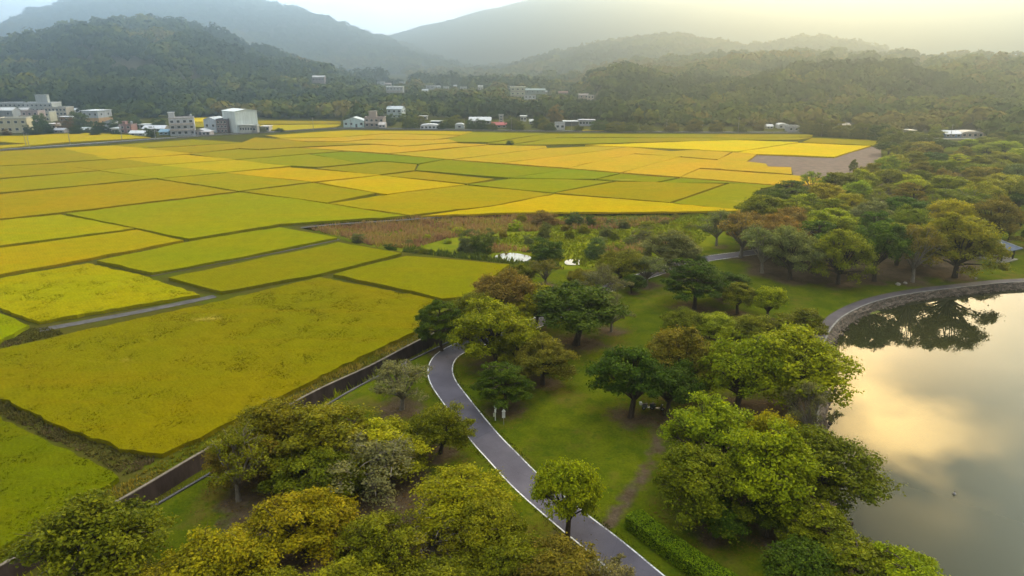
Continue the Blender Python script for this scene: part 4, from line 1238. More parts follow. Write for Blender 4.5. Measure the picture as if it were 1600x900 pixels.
me = mesh_np('foliage', v, np.arange(len(v)).reshape(-1, 4), M['leaf'], {'tone': tn, 'lit_tip': np.repeat(np.clip(n_[:, 2], 0, 1) * NR.uniform(0, .6, len(p)), 4)})  # upward-facing leaves painted lighter, as if lit from above
fo = link('foliage', me, root); fo.color = (0.12, 0.18, 0.003, 1)
build_park()
# ================================================================= hills, woods, village, small things
M['hill'] = plain('hill_soil', (0.10, 0.085, 0.05), 0.95, 0.02, 0.3, 0.05)
HB = []          # (verts, faces) of hill surfaces for placing things

def interp(tab, u):
    if u <= tab[0][0]: return tab[0][1]
    for a, b in zip(tab[:-1], tab[1:]):
        if u <= b[0]:
            t = (u - a[0]) / (b[0] - a[0]); t = t * t * (3 - 2 * t) * 0.5 + t * 0.5
            return a[1] + (b[1] - a[1]) * t
    return tab[-1][1]

def hill(label, ridge, r_foot, r_top, tree_h, du=12, nt=26, amp=6.0, power=0.85, seed=1):
    """ridge: (u, v) skyline; r_foot / r_top: distance of foot and ridge, value or (u, dist) table"""
    us = np.arange(ridge[0][0], ridge[-1][0] + 1, du)
    V = []
    nb = 8
    for u in us:
        vv = interp(ridge, u)
        R1 = interp(r_top, u) if isinstance(r_top, list) else r_top
        R0 = interp(r_foot, u) if isinstance(r_foot, list) else r_foot
        topp = at_dist(u, vv, R1)
        zt = max(-3.0, topp.z - tree_h)
        dx, dy = topp.x / R1, topp.y / R1
        for k in range(nt + nb):
            if k < nt:
                t = k / (nt - 1)
                rr = R0 + (R1 - R0) * t
                z = -1.0 + (zt + 1.0) * (math.sin(math.pi / 2 * t) ** (1.0 / power))
                w = math.sin(math.pi * t) ** 0.7
            else:
                t = (k - nt + 1) / nb
                rr = R1 + (R1 - R0) * 1.0 * t
                z = zt + (-4 - zt) * (1 - math.cos(math.pi * 0.5 * t))
                w = 0.2
            x, y = dx * rr, dy * rr
            sc = R1 / 900.0
            nz = float(vnoise(x, y, 90 * sc, seed)) - 0.5 + 0.5 * (float(vnoise(x, y, 38 * sc, seed + 5)) - 0.5)
            V.append((x, y, z + amp * nz * w * 2 * (1 if zt > 8 else 0.2)))
    n = nt + nb
    V = np.array(V)
    m = len(us)
    Fc = np.array([(i * n + k, (i + 1) * n + k, (i + 1) * n + k + 1, i * n + k + 1) for i in range(m - 1) for k in range(n - 1)])
    me = mesh_np('hill', V, Fc, M['hill'], smooth=True)
    if me.polygons[0].normal.z < 0: me.flip_normals()
    o = tag(link('hill', me), label, 'hill', kind='structure')
    HB.append((V, Fc))
    return V.reshape(m, n, 3), nt

def sample_surface(grid, nt, density, rows=None, extra_back=2):
    """random points on a hill grid, uniform by area"""
    g = grid[:, : nt + extra_back]
    a, b, c, d = g[:-1, :-1], g[1:, :-1], g[1:, 1:], g[:-1, 1:]
    ar = 0.5 * np.linalg.norm(np.cross(b - a, c - a), axis=2) + 0.5 * np.linalg.norm(np.cross(c - a, d - a), axis=2)
    cnt = NR.poisson(ar * density)
    ii, kk = np.nonzero(cnt)
    rep = np.repeat(np.arange(len(ii)), cnt[ii, kk])
    ii, kk = ii[rep], kk[rep]
    s, t = NR.random(len(ii)), NR.random(len(ii))
    s_, t_ = s[:, None], t[:, None]
    return (a[ii, kk] * (1 - s_) + b[ii, kk] * s_) * (1 - t_) + (d[ii, kk] * (1 - s_) + c[ii, kk] * s_) * t_

def wood_mass(name, pts, label, hr, wr, nq, q, keep=None, tone_bias=0.0, tone_scale=70.0, ref=850.0):
    """far wood reading as one mass: lumpy crowns of small leaf faces"""
    n = len(pts)
    f = np.clip(np.hypot(pts[:, 0], pts[:, 1]) / ref, 0.85, 2.2)
    m = NR.random(n) < (0.78 / f) ** 2
    pts, f = pts[m], f[m]; n = len(pts)
    big = 0.75 + 1.0 * NR.random(n) ** 2.5 + 0.35 * vnoise(pts[:, 0], pts[:, 1], 60, 31)
    h = NR.uniform(*hr, n) * f * big; w = NR.uniform(*wr, n) * f * big
    if keep is not None:
        m = keep(pts, h, w)
        pts, h, w = pts[m], h[m], w[m]; n = len(pts)
    tn_ = 0.6 * vnoise(pts[:, 0], pts[:, 1], tone_scale * 1.6, 21) + 0.4 * vnoise(pts[:, 0], pts[:, 1], tone_scale * 0.45, 22)
    tone = np.clip((tn_ - 0.5) * 1.9 + 0.38 + 0.14 * (NR.random(n) - 0.5) + 0.18 * NR.random(n) ** 5 + tone_bias, 0, 1)
    # every crown: nq faces on a lumpy dome + a dark solid core
    d = NR.normal(0, 1, (n, nq, 3)); d[..., 2] = np.abs(d[..., 2]) * 1.0 - 0.25
    d /= np.linalg.norm(d, axis=2)[..., None]
    lump = 0.78 + 0.35 * NR.random((n, nq, 1))
    c = pts[:, None, :] + np.stack([d[..., 0] * w[:, None] * .5, d[..., 1] * w[:, None] * .5, h[:, None] * (0.58 + 0.42 * d[..., 2])], 2) * 1.0
    c = pts[:, None, :] + (c - pts[:, None, :]) * np.concatenate([lump, lump, 0.9 + 0.12 * (lump - .78) / .35], 2)
    nr = d + NR.normal(0, 0.35, d.shape); nr[..., 2] += 0.3
    nr /= np.linalg.norm(nr, axis=2)[..., None]
    a = np.cross(nr, NR.normal(0, 1, nr.shape)); a /= np.linalg.norm(a, axis=2)[..., None]
    b = np.cross(nr, a)
    s = (w[:, None, None] * q) * NR.uniform(.7, 1.3, (n, nq, 1))
    v = np.stack([c - a * s * .5, c - b * s * .4, c + a * s * .5, c + b * s * .4], 2).reshape(-1, 3)
    T = np.repeat(np.clip(tone[:, None] + NR.normal(0, .05, (n, nq)), 0, 1).ravel(), 4)
    LF = np.repeat(NR.random((n, nq)).ravel(), 4)
    # core: squashed octahedra
    oc = np.array([(1, 0, 0), (0, 1, 0), (-1, 0, 0), (0, -1, 0), (0, 0, 1), (0, 0, -1)], dtype=float)
    cv = pts[:, None, :] + oc[None] * np.stack([w * .42, w * .42, h * .42], 1)[:, None, :] + np.stack([0 * h, 0 * h, h * .5], 1)[:, None, :]
    of = np.array([(0, 1, 4), (1, 2, 4), (2, 3, 4), (3, 0, 4), (1, 0, 5), (2, 1, 5), (3, 2, 5), (0, 3, 5)])
    cf = (np.arange(n)[:, None, None] * 6 + of[None]).reshape(-1, 3) + len(v)
    verts = np.concatenate([v, cv.reshape(-1, 3)])
    nf = n * nq
    loops = np.concatenate([np.arange(nf * 4), cf.ravel()])
    sizes = np.concatenate([np.full(nf, 4), np.full(len(cf), 3)])
    me = mesh_np(name, verts, loops, M['forest'], {'tone': np.concatenate([T, np.repeat(tone, 6)]), 'leaf': np.concatenate([LF, np.full(n * 6, .2)])}, sizes=sizes)
    return tag(link(name, me), label, 'woodland', kind='stuff')

RA = [(-420, 95), (-200, 70), (-80, 58), (0, 51), (60, 44), (120, 34), (180, 28), (230, 30), (275, 27), (305, 32), (345, 47), (400, 62), (440, 76), (500, 92), (560, 108), (620, 119), (690, 133), (780, 152), (860, 172)]
gA, nA = hill('wooded hill rising behind the left of the village', RA, [(-420, 640), (500, 600), (860, 640)], [(-420, 1500), (300, 1400), (700, 1200), (860, 1100)], 33, seed=2, amp=22)
RB = [(-700, 90), (-400, 60), (-200, 52), (-60, 50), (0, 42), (60, 18), (130, 2), (230, -10), (320, -10), (390, 2), (450, 14), (490, 28), (540, 43), (600, 62), (660, 84), (710, 101), (745, 108), (820, 118), (920, 135)]
gB, nB = hill('tall misty ridge behind the wooded left hill', RB, 2300, 3800, 14, 16, 24, 22, seed=3)
RC = [(730, 168), (790, 150), (850, 132), (900, 114), (940, 102), (1000, 94), (1080, 86), (1150, 84), (1250, 79), (1330, 80), (1400, 84), (1480, 86), (1560, 82), (1640, 84), (1800, 88), (2100, 95)]
gC, nC = hill('broad wooded hill behind the right half of the fields', RC, [(730, 700), (900, 560), (1300, 520), (1500, 470), (2100, 420)], [(730, 1100), (1000, 1350), (2100, 1400)], 22, seed=4, amp=20)
RE = [(640, 128), (740, 116), (800, 101), (870, 82), (930, 68), (1000, 57), (1045, 55), (1090, 63), (1150, 72), (1210, 68), (1270, 58), (1330, 64), (1400, 82), (1500, 100)]
gE, nE = hill('hazy middle hill behind the broad right hill', RE, 1650, 2300, 20, 14, 20, 16, seed=5)
RF = [(420, 110), (520, 84), (600, 56), (680, 36), (760, 16), (850, -4), (930, -10), (1100, -13), (1300, -12), (1500, -10), (1700, -8), (2000, -10), (2400, 10)]
gF, nF = hill('huge mountain lost in haze behind everything', RF, 3600, 5400, 0, 24, 26, 30, seed=6)

# ---------------------------------------------------------------- buildings
def hit_ground(u, v):
    d = ray(u, v)
    best = None
    for bvh in HBVH:
        loc, nrm, idx, dist = bvh.ray_cast(Vector((0, 0, H)), d.normalized())
        if loc is not None and (best is None or loc.y < best.y): best = loc
    g = gp(u, v, 0.0)
    if best is not None and best.y < g.y: return best
    return g
HBVH = [BVHTree.FromPolygons([tuple(p) for p in V], [tuple(f) for f in Fc]) for V, Fc in HB[:1] + HB[2:4]]

PAINT = {}
def paint(col, rough=0.7):
    k = (round(col[0], 3), round(col[1], 3), round(col[2], 3), rough)
    if k not in PAINT:
        m, t = newmat('painted_wall')
        p = t.objc()
        mp = t.n('ShaderNodeMapping', Vector=p); mp.inputs['Scale'].default_value = (0.8, 0.8, 0.12)
        f = t.ramp(t.noise(mp.outputs[0], 1.0, 5, 0.7), 0.3, 0.75, 0.68, 1.06)
        t.out(t.scale((*col, 1), f), rough, None, 0.3)
        PAINT[k] = m
    return PAINT[k]
M['pane'] = plain('window_glass', (0.03, 0.035, 0.045), 0.15, 2, 0.3, 0.5)
M['metal_roof'] = plain('metal_roof', (0.5, 0.52, 0.54), 0.45, 0.6, 0.2, 0.5)
M['steel'] = plain('steel', (0.45, 0.46, 0.47), 0.35, 2, 0.2, 0.5, 0.0, 0.6)

HOUSE_RECTS = []
def building(name, label, u, vb, wpx, hpx, dep=9.0, yaw=0.0, wall=(0.6, 0.6, 0.58), roof='flat', roofcol=None, storeys=1, win=3, sidewin=2, balcony=False, tower=None, tank=False,
             door=False, band=None, cat='house', group='houses of the village', shed=False, lowwall=None):
    p = hit_ground(u, vb)
    t = depth(p); s = t / F
    ca, sa = abs(math.cos(yaw)), abs(math.sin(yaw))
    dep = dep
    W = max(2.5, (wpx * s - dep * sa) / max(0.3, ca)); Hb = hpx * s
    HOUSE_RECTS.append((u - wpx / 2 - 2, u + wpx / 2 + 2, vb - hpx - 1, vb, p.y))
    root = empty(name, (p.x, p.y + dep * 0.5 * ca, p.z - 0.05), yaw)
    tag(root, label, cat, group)
    x0, x1, y0, y1 = -W / 2, W / 2, -dep / 2, dep / 2
    rise = 0.0
    if roof == 'gable': rise = min(W, 14) * 0.16
    elif roof == 'gable_x': rise = dep * (0.07 if cat == 'warehouse' else 0.2)
    elif roof == 'arch': rise = Hb * 0.3
    hw_ = Hb - rise - (0.5 if roof == 'flat' else 0)
    wm = paint(wall)
    rc = paint(roofcol or (0.55, 0.55, 0.53), 0.5)
    w_ = MB()
    if roof in ('gable',):      # ridge runs front to back
        w_.add([(x0, y0, -1.5), (x1, y0, -1.5), (x1, y0, hw_), (0, y0, hw_ + rise), (x0, y0, hw_), (x0, y1, -1.5), (x1, y1, -1.5), (x1, y1, hw_), (0, y1, hw_ + rise), (x0, y1, hw_)],
               [(0, 1, 2, 3, 4), (9, 8, 7, 6, 5), (1, 6, 7, 2), (5, 0, 4, 9), (2, 7, 8, 3), (3, 8, 9, 4)])
    elif roof == 'gable_x':
        w_.add([(x0, y0, -1.5), (x0, y1, -1.5), (x0, y1, hw_), (x0, 0, hw_ + rise), (x0, y0, hw_), (x1, y0, -1.5), (x1, y1, -1.5), (x1, y1, hw_), (x1, 0, hw_ + rise), (x1, y0, hw_)],
               [(4, 3, 2, 1, 0), (5, 6, 7, 8, 9), (0, 5, 9, 4), (1, 2, 7, 6), (4, 9, 8, 3), (3, 8, 7, 2)])
    else:
        w_.box(x0, x1, y0, y1, -1.5, hw_)
    w_.build('wall', wm, root)
    r_ = MB(); o = 0.35
    if roof == 'flat':
        r_.box(x0 - .15, x1 + .15, y0 - .15, y1 + .15, hw_ + .002, hw_ + .16)
        for (a0, a1, b0, b1) in ((x0 - .15, x1 + .15, y0 - .15, y0 + .03), (x0 - .15, x1 + .15, y1 - .03, y1 + .15), (x0 - .15, x0 + .03, y0 + .032, y1 - .032), (x1 - .03, x1 + .15, y0 + .032, y1 - .032)):
            r_.box(a0, a1, b0, b1, hw_ + .162, hw_ + .75)
    elif roof == 'slab':
        r_.box(x0 - .6, x1 + .6, y0 - .8, y1 + .4, hw_ + .002, hw_ + .3)
    elif roof == 'gable':
        for sgn in (1, -1):
            xe = sgn * (W / 2 + o); ze = hw_ - rise * o / (W / 2)
            r_.add([(0, y0 - o, hw_ + rise + .03), (xe, y0 - o, ze + .03), (xe, y1 + o, ze + .03), (0, y1 + o, hw_ + rise + .03),
                    (0, y0 - o, hw_ + rise + .2), (xe, y0 - o, ze + .2), (xe, y1 + o, ze + .2), (0, y1 + o, hw_ + rise + .2)],
                   [(0, 1, 2, 3), (7, 6, 5, 4), (4, 5, 1, 0), (5, 6, 2, 1), (6, 7, 3, 2)])
    elif roof == 'gable_x':
        for sgn in (1, -1):
            ye = sgn * (dep / 2 + o); ze = hw_ - rise * o / (dep / 2)
            r_.add([(x0 - o, 0, hw_ + rise + .03), (x0 - o, ye, ze + .03), (x1 + o, ye, ze + .03), (x1 + o, 0, hw_ + rise + .03),
                    (x0 - o, 0, hw_ + rise + .2), (x0 - o, ye, ze + .2), (x1 + o, ye, ze + .2), (x1 + o, 0, hw_ + rise + .2)],
                   [(0, 1, 2, 3), (7, 6, 5, 4), (4, 5, 1, 0), (5, 6, 2, 1), (6, 7, 3, 2)])
    elif roof == 'arch':
        n = 8; vs, fs = [], []
        for j in range(n + 1):
            a = math.pi * j / n
            for y in (y0 - .1, y1 + .1): vs.append(((W / 2 + .1) * math.cos(a), y, hw_ + .01 + rise * math.sin(a)))
        for j in range(n): fs.append((2 * j, 2 * j + 2, 2 * j + 3, 2 * j + 1))
        fs.append(tuple(range(0, 2 * n + 2, 2))); fs.append(tuple(range(2 * n + 1, 0, -2)))
        r_.add(vs, fs)
    r_.build('roof', rc, root)
    if storeys and win:
        sh = hw_ / storeys
        for k in range(storeys):
            for j in range(win):
                xx = x0 + W * (j + .5) / win
                ww2, wh = min(0.8, W / win * .3), min(0.7, sh * .26)
                zc = sh * (k + .55)
                if door and k == 0 and j == win // 2:
                    MB().box(xx - .6, xx + .6, y0 - .04, y0 - .002, 0, min(2.2, sh * .8)).build('door', M['pane'], root); continue
                f_ = MB()
                for (a0, a1, c0, c1) in ((-ww2 - .1, ww2 + .1, wh, wh + .12), (-ww2 - .1, ww2 + .1, -wh - .14, -wh), (-ww2 - .1, -ww2, -wh, wh), (ww2, ww2 + .1, -wh, wh)):
                    f_.box(xx + a0, xx + a1, y0 - .09, y0 - .002, zc + c0, zc + c1)
                wf = f_.build('window', M['white_paint'], root)
                MB().box(xx - ww2 + .004, xx + ww2 - .004, y0 - .035, y0 - .003, zc - wh + .004, zc + wh - .004).build('pane', M['pane'], wf)
            sx = x1 if yaw < 0 else x0
            if abs(yaw) > 0.08:
                for j in range(sidewin):
                    yy = y0 + dep * (j + .5) / sidewin; zc = sh * (k + .55)
                    a, b = (sx + .002, sx + .05) if sx > 0 else (sx - .05, sx - .002)
                    MB().box(a, b, yy - .6, yy + .6, zc - .6, zc + .6).build('window', M['pane'], root)
        if balcony:
            for k in range(1, storeys):
                b_ = MB().box(x0 + .2, x1 - .2, y0 - 1.4, y0 - .1, sh * k - .1, sh * k + .08)
                b_.box(x0 + .2, x1 - .2, y0 - 1.4, y0 - 1.3, sh * k + .082, sh * k + .95)
                b_.build('balcony', paint((0.6, 0.52, 0.46)), root)
    if band:
        MB().box(x0 - .03, x1 + .03, y0 - .03, y1 + .03, -0.5, hw_ * band[0]).build('lower_wall', paint(band[1]), root)
    if tower:
        a, tw, th = tower
        xx = x0 + W * a
        MB().box(xx - tw / 2, xx + tw / 2, -1.5, 1.5, hw_ + .165, hw_ + th).box(xx - tw / 2 - .4, xx + tw / 2 + .4, -1.9, 1.9, hw_ + th + .002, hw_ + th + .25).build('stair_tower', wm, root)
    if tank:
        MB().tube([(x1 - 1.5, 0.5, hw_ + .165), (x1 - 1.5, .5, hw_ + 2.2)], 0.65, 8).build('water_tank', M['steel'], root)
    return root

W1, W2c, CR, YC = (0.66, 0.69, 0.70), (0.58, 0.64, 0.72), (0.62, 0.56, 0.46), (0.68, 0.62, 0.42)
BLD = [
 ('warehouse', 'tall pale green metal warehouse, the biggest block of the village', 372, 207, 52, 35, dict(dep=15, yaw=R(-38), wall=(0.76, 0.83, 0.81), roof='gable_x', roofcol=(0.8, 0.84, 0.83), storeys=0, cat='warehouse')),
 ('metal_shed', 'white-blue metal shed adjoining the tall warehouse', 333, 207, 28, 23, dict(dep=10, yaw=R(-15), wall=W2c, roof='gable', roofcol=W1, storeys=1, win=2, cat='shed')),
 ('townhouse', 'narrow brown-red townhouse in front of the white-blue shed', 348, 208, 16, 21, dict(dep=8, wall=(0.20, 0.13, 0.12), roofcol=(0.14, 0.13, 0.16), storeys=3, win=3)),
 ('apartment_house', 'three-storey white house with balconies and a roof tower', 281, 212, 44, 27, dict(dep=11, yaw=R(22), wall=(0.62, 0.63, 0.66), roofcol=(0.5, 0.46, 0.44), storeys=3, win=4, sidewin=2, balcony=True, tower=(.12, 3.2, 3.4), tank=True)),
 ('low_house', 'low white-roofed house between the balconied house and the shed', 313, 211, 20, 9, dict(dep=7, wall=(0.5, 0.44, 0.42), roof='gable', roofcol=(0.62, 0.6, 0.6), win=3, door=True)),
 ('boundary_wall_house', 'cream workshop below the tall warehouse', 385, 208, 20, 12, dict(dep=4, wall=(0.62, 0.62, 0.55), roof='slab', win=5)),
 ('grey_hut', 'plain grey hut at the road end of the warehouse', 398, 208, 9, 12, dict(dep=4, wall=(0.33, 0.33, 0.33), win=1)),
 ('metal_shed', 'long low white-roofed shed left of the balconied house', 240, 206, 34, 9, dict(dep=8, wall=(0.3, 0.28, 0.27), roof='gable_x', roofcol=(0.72, 0.74, 0.78), win=5, cat='shed')),
 ('metal_shed', 'small white shed beside the field edge near the pink house', 214, 212, 24, 7, dict(dep=6, wall=(0.45, 0.5, 0.48), roof='gable_x', roofcol=(0.78, 0.8, 0.82), win=2, cat='shed')),
 ('pink_house', 'small pink brick house with two chimney stacks', 197, 208, 19, 13, dict(dep=7, wall=(0.38, 0.21, 0.19), roofcol=(0.3, 0.2, 0.18), storeys=2, win=2, tower=(.3, 1.6, 2.0), tank=True)),
 ('gabled_house', 'little white gabled house between dark trees', 171, 205, 15, 16, dict(dep=6, wall=W1, roof='gable', roofcol=(0.5, 0.5, 0.55), storeys=2, win=1)),
 ('orange_hall', 'orange-walled hall with pale metal upper storey', 147, 197, 36, 23, dict(dep=12, yaw=R(-14), wall=(0.56, 0.60, 0.66), roof='slab', roofcol=(0.65, 0.68, 0.72), storeys=2, win=3, band=(0.55, (0.62, 0.40, 0.20)))),
 ('cream_house', 'two-storey cream house at the far left of the village', 20, 208, 44, 23, dict(dep=10, yaw=R(12), wall=YC, roofcol=(0.6, 0.57, 0.48), storeys=2, win=4)),
 ('pink_flats', 'pinkish three-storey house behind the cream house', 50, 196, 26, 22, dict(dep=8, wall=(0.5, 0.40, 0.41), roofcol=(0.45, 0.38, 0.38), storeys=3, win=3, balcony=True)),
 ('cream_flats', 'cream side house attached to the pinkish flats', 71, 190, 17, 15, dict(dep=8, wall=(0.64, 0.63, 0.50), storeys=2, win=2)),
 ('school_block', 'long grey-white school block with a water tower', 42, 175, 82, 14, dict(dep=12, wall=(0.45, 0.48, 0.47), roofcol=(0.62, 0.64, 0.66), storeys=2, win=12, tower=(.75, 9, 6), cat='school')),
 ('cream_block', 'cream flat-roofed block at the end of the school', 88, 181, 34, 13, dict(dep=10, wall=(0.60, 0.55, 0.47), roofcol=(0.6, 0.58, 0.54), storeys=2, win=6)),
 ('white_shed', 'white-roofed shed at the far left in front of the school', 6, 183, 30, 14, dict(dep=9, wall=(0.45, 0.48, 0.5), roof='gable_x', roofcol=(0.75, 0.76, 0.76), win=2, cat='shed')),
 ('low_house', 'low house with pale slanted roof beside the reddish tree', 104, 192, 20, 9, dict(dep=6, wall=(0.3, 0.26, 0.25), roof='slab', roofcol=(0.6, 0.6, 0.62), win=3)),
 ('low_house', 'small grey house just above the yellow paddies by the road', 92, 208, 16, 7, dict(dep=5, wall=(0.35, 0.33, 0.33), roof='gable_x', roofcol=(0.45, 0.45, 0.48), win=2)),
 ('metal_shed', 'pale mint metal shed with four windows by the road', 553, 199, 32, 15, dict(dep=10, wall=(0.60, 0.74, 0.72), roof='gable', roofcol=(0.7, 0.76, 0.76), win=4, door=True, cat='shed')),
 ('farmhouse', 'beige farmhouse with a roof tower beside the mint shed', 585, 199, 30, 15, dict(dep=9, wall=(0.46, 0.38, 0.33), roofcol=(0.42, 0.33, 0.3), storeys=2, win=4, tower=(.4, 5, 4.2), balcony=True)),
 ('white_house', 'white-blue two-storey house behind the farmhouse', 618, 186, 27, 19, dict(dep=9, yaw=R(-10), wall=(0.62, 0.70, 0.74), roof='gable_x', roofcol=(0.7, 0.74, 0.76), storeys=2, win=3, tower=(.08, 2, 1.5))),
 ('white_house', 'flat-roofed white house high on the wooded slope', 617, 150, 26, 14, dict(dep=10, wall=(0.70, 0.71, 0.71), roof='slab', roofcol=(0.8, 0.8, 0.8), storeys=2, win=5, balcony=True)),
 ('hill_house', 'lone pale-roofed house half way up the left hill', 498, 136, 19, 17, dict(dep=9, wall=(0.40, 0.33, 0.34), roof='gable_x', roofcol=(0.6, 0.58, 0.58), storeys=2, win=4)),
 ('greenhouse', 'long white tunnel greenhouse beside the road', 672, 202, 30, 8, dict(dep=6, wall=(0.72, 0.73, 0.74), roof='arch', roofcol=(0.78, 0.78, 0.8), win=5, cat='greenhouse')),
 ('open_shed', 'flat white-roofed shelter behind the tunnel greenhouse', 682, 196, 17, 6, dict(dep=5, wall=(0.12, 0.14, 0.15), roof='slab', roofcol=(0.78, 0.79, 0.8), win=0, cat='shed')),
 ('arched_shed', 'small white arched shed at the road junction', 718, 201, 14, 8, dict(dep=5, wall=(0.55, 0.58, 0.58), roof='arch', roofcol=(0.72, 0.74, 0.74), win=1, cat='shed')),
 ('long_shed', 'long white curved-roof shed behind the round trees', 750, 194, 34, 10, dict(dep=10, wall=(0.42, 0.4, 0.4), roof='gable_x', roofcol=(0.78, 0.78, 0.78), win=4, cat='shed')),
 ('red_roof_house', 'low house with a bright red roof', 780, 200, 23, 8, dict(dep=7, wall=(0.35, 0.28, 0.26), roof='gable_x', roofcol=(0.5, 0.10, 0.09), win=3)),
 ('tall_house', 'narrow cream house above the red roof', 783, 192, 7, 12, dict(dep=5, wall=(0.5, 0.46, 0.4), storeys=3, win=1)),
 ('villa', 'pale yellow three-storey villa on the wooded rise', 809, 157, 23, 20, dict(dep=9, wall=(0.70, 0.70, 0.52), roof='slab', roofcol=(0.75, 0.75, 0.62), storeys=3, win=3, balcony=True)),
 ('green_roof_house', 'house with a long grey-green roof beside the yellow villa', 836, 152, 32, 13, dict(dep=9, wall=(0.36, 0.42, 0.40), roof='gable_x', roofcol=(0.38, 0.45, 0.42), storeys=2, win=4)),
 ('white_house', 'low white block in front of the yellow villa', 828, 159, 18, 10, dict(dep=6, wall=(0.66, 0.67, 0.7), storeys=2, win=3)),
 ('white_hut', 'white box-shaped hut by the far road', 875, 203, 15, 11, dict(dep=5, wall=(0.66, 0.66, 0.67), win=2)),
 ('open_shed', 'dark open shelter with a flat white roof right of the box hut', 892, 197, 22, 7, dict(dep=6, wall=(0.14, 0.14, 0.15), roof='slab', roofcol=(0.78, 0.8, 0.84), win=0, cat='shed')),
 ('row_houses', 'pale bluish row of huts right of the open shelter', 917, 197, 24, 9, dict(dep=6, wall=(0.50, 0.52, 0.6), roof='slab', roofcol=(0.55, 0.55, 0.62), win=5)),
 ('red_roof_house', 'brown roof peeping from the trees right of the villa', 880, 149, 14, 6, dict(dep=7, wall=(0.3, 0.22, 0.2), roof='gable_x', roofcol=(0.33, 0.15, 0.12), win=2)),
 ('beige_house', 'beige cottage in the trees on the right rise', 912, 158, 15, 11, dict(dep=7, wall=(0.45, 0.38, 0.34), roof='gable_x', roofcol=(0.42, 0.33, 0.3), win=2, storeys=2)),
 ('beige_house', 'cream cottage next to the beige cottage on the right rise', 923, 159, 10, 10, dict(dep=6, wall=(0.58, 0.52, 0.44), win=2, storeys=2)),
 ('white_hut', 'tiny white hut beside the far road, first of the right roadside cluster', 1203, 201, 10, 6, dict(dep=5, wall=(0.66, 0.64, 0.62), roof='gable_x', roofcol=(0.7, 0.68, 0.66), win=2)),
 ('white_hut', 'white tank-like house in the right roadside cluster', 1224, 201, 15, 8, dict(dep=6, wall=(0.72, 0.7, 0.68), roof='arch', roofcol=(0.76, 0.74, 0.72), win=2)),
 ('grey_hut', 'grey box hut ending the right roadside cluster', 1240, 206, 17, 9, dict(dep=6, wall=(0.36, 0.36, 0.40), win=2)),
 ('blue_shed', 'blue-walled shed with a white roof beside the climbing road', 1489, 215, 25, 10, dict(dep=8, wall=(0.14, 0.25, 0.52), roof='gable_x', roofcol=(0.72, 0.74, 0.78), win=3, cat='shed')),
 ('cream_shed', 'cream open-fronted shed right of the blue shed', 1519, 215, 34, 10, dict(dep=9, wall=(0.5, 0.42, 0.36), roof='arch', roofcol=(0.66, 0.6, 0.54), win=4, cat='shed')),
]
for i, (u, vb, w, h, c, lab) in enumerate([
  (595, 133, 12, 5, W1, 'small white roof left of the flat-roofed slope house'), (606, 136, 10, 6, (0.5, 0.42, 0.4), 'small brownish house behind the flat-roofed slope house'),
  (628, 132, 8, 4, (0.5, 0.48, 0.46), 'tiny pale house above the flat-roofed slope house'), (664, 145, 9, 5, W1, 'white hamlet house, lowest of the cluster in the valley mouth'),
  (672, 140, 13, 6, (0.55, 0.56, 0.58), 'broad pale hamlet house in the valley mouth'), (684, 138, 8, 4, W1, 'small white hamlet roof just right of the broad pale one'),
  (697, 141, 8, 5, W1, 'white hamlet house among yellowish trees'), (711, 137, 5, 4, W1, 'tiny white gable left of the two dark conifers'),
  (724, 141, 10, 5, (0.72, 0.72, 0.7), 'low white house right below the two dark conifers'), (751, 144, 8, 10, (0.72, 0.72, 0.66), 'tall narrow white house on the rise'),
  (798, 143, 5, 5, (0.6, 0.6, 0.58), 'tiny white hut left of the yellow villa'), (852, 148, 6, 6, (0.5, 0.52, 0.52), 'grey gable right of the grey-green roof'),
  (818, 190, 9, 8, (0.66, 0.66, 0.64), 'small white house in the trees above the road'), (830, 194, 5, 7, (0.6, 0.6, 0.56), 'white shed next to the small white house above the road'),
  (661, 187, 12, 5, (0.5, 0.46, 0.42), 'pale hut in the trees above the tunnel greenhouse'), (1323, 197, 12, 4, (0.5, 0.42, 0.38), 'brownish hut at the foot of the right hill'),
  (1425, 208, 10, 4, (0.6, 0.56, 0.5), 'pale hut half hidden behind the wood'),
  (132, 207, 14, 7, W1, 'white-fronted hut between the orange hall and the yellow paddies'), (117, 199, 12, 8, (0.55, 0.53, 0.5), 'pale hut left of the orange hall'),
  (66, 203, 14, 10, (0.6, 0.6, 0.6), 'small white house right of the cream house'), (180, 209, 10, 8, W1, 'white lean-to right of the little gabled house'),
  (204, 201, 14, 6, (0.5, 0.36, 0.33), 'brown-roofed hut behind the pink brick house'), (226, 201, 16, 6, (0.6, 0.62, 0.64), 'white roof behind the long low shed'),
  (256, 211, 14, 8, (0.24, 0.42, 0.55), 'small blue lean-to below the balconied house'), (322, 212, 12, 6, (0.66, 0.6, 0.6), 'white hut just left of the narrow townhouse'),
  (36, 178, 16, 9, (0.62, 0.6, 0.58), 'white house under the middle of the school block'), (82, 203, 12, 9, (0.6, 0.52, 0.5), 'pinkish hut under the reddish village tree'),
  (112, 176, 12, 6, (0.66, 0.68, 0.7), 'white roof at the right end of the cream block'), (415, 205, 12, 7, (0.6, 0.56, 0.54), 'pale roadside gatehouse right of the grey hut'),
  (597, 200, 10, 8, (0.6, 0.54, 0.5), 'beige lean-to at the right end of the farmhouse'), (646, 199, 12, 5, (0.62, 0.6, 0.58), 'low pale hut left of the tunnel greenhouse')]):
    BLD.append(('cottage', lab, u, vb, w, h, dict(dep=6, wall=c, roof='gable_x' if i % 2 else 'slab', roofcol=tuple(min(.8, x * 1.1) for x in c), win=2)))
for name, lab, u, vb, w, h, kw in BLD:
    building(name, lab, u, vb, w, h, **kw)

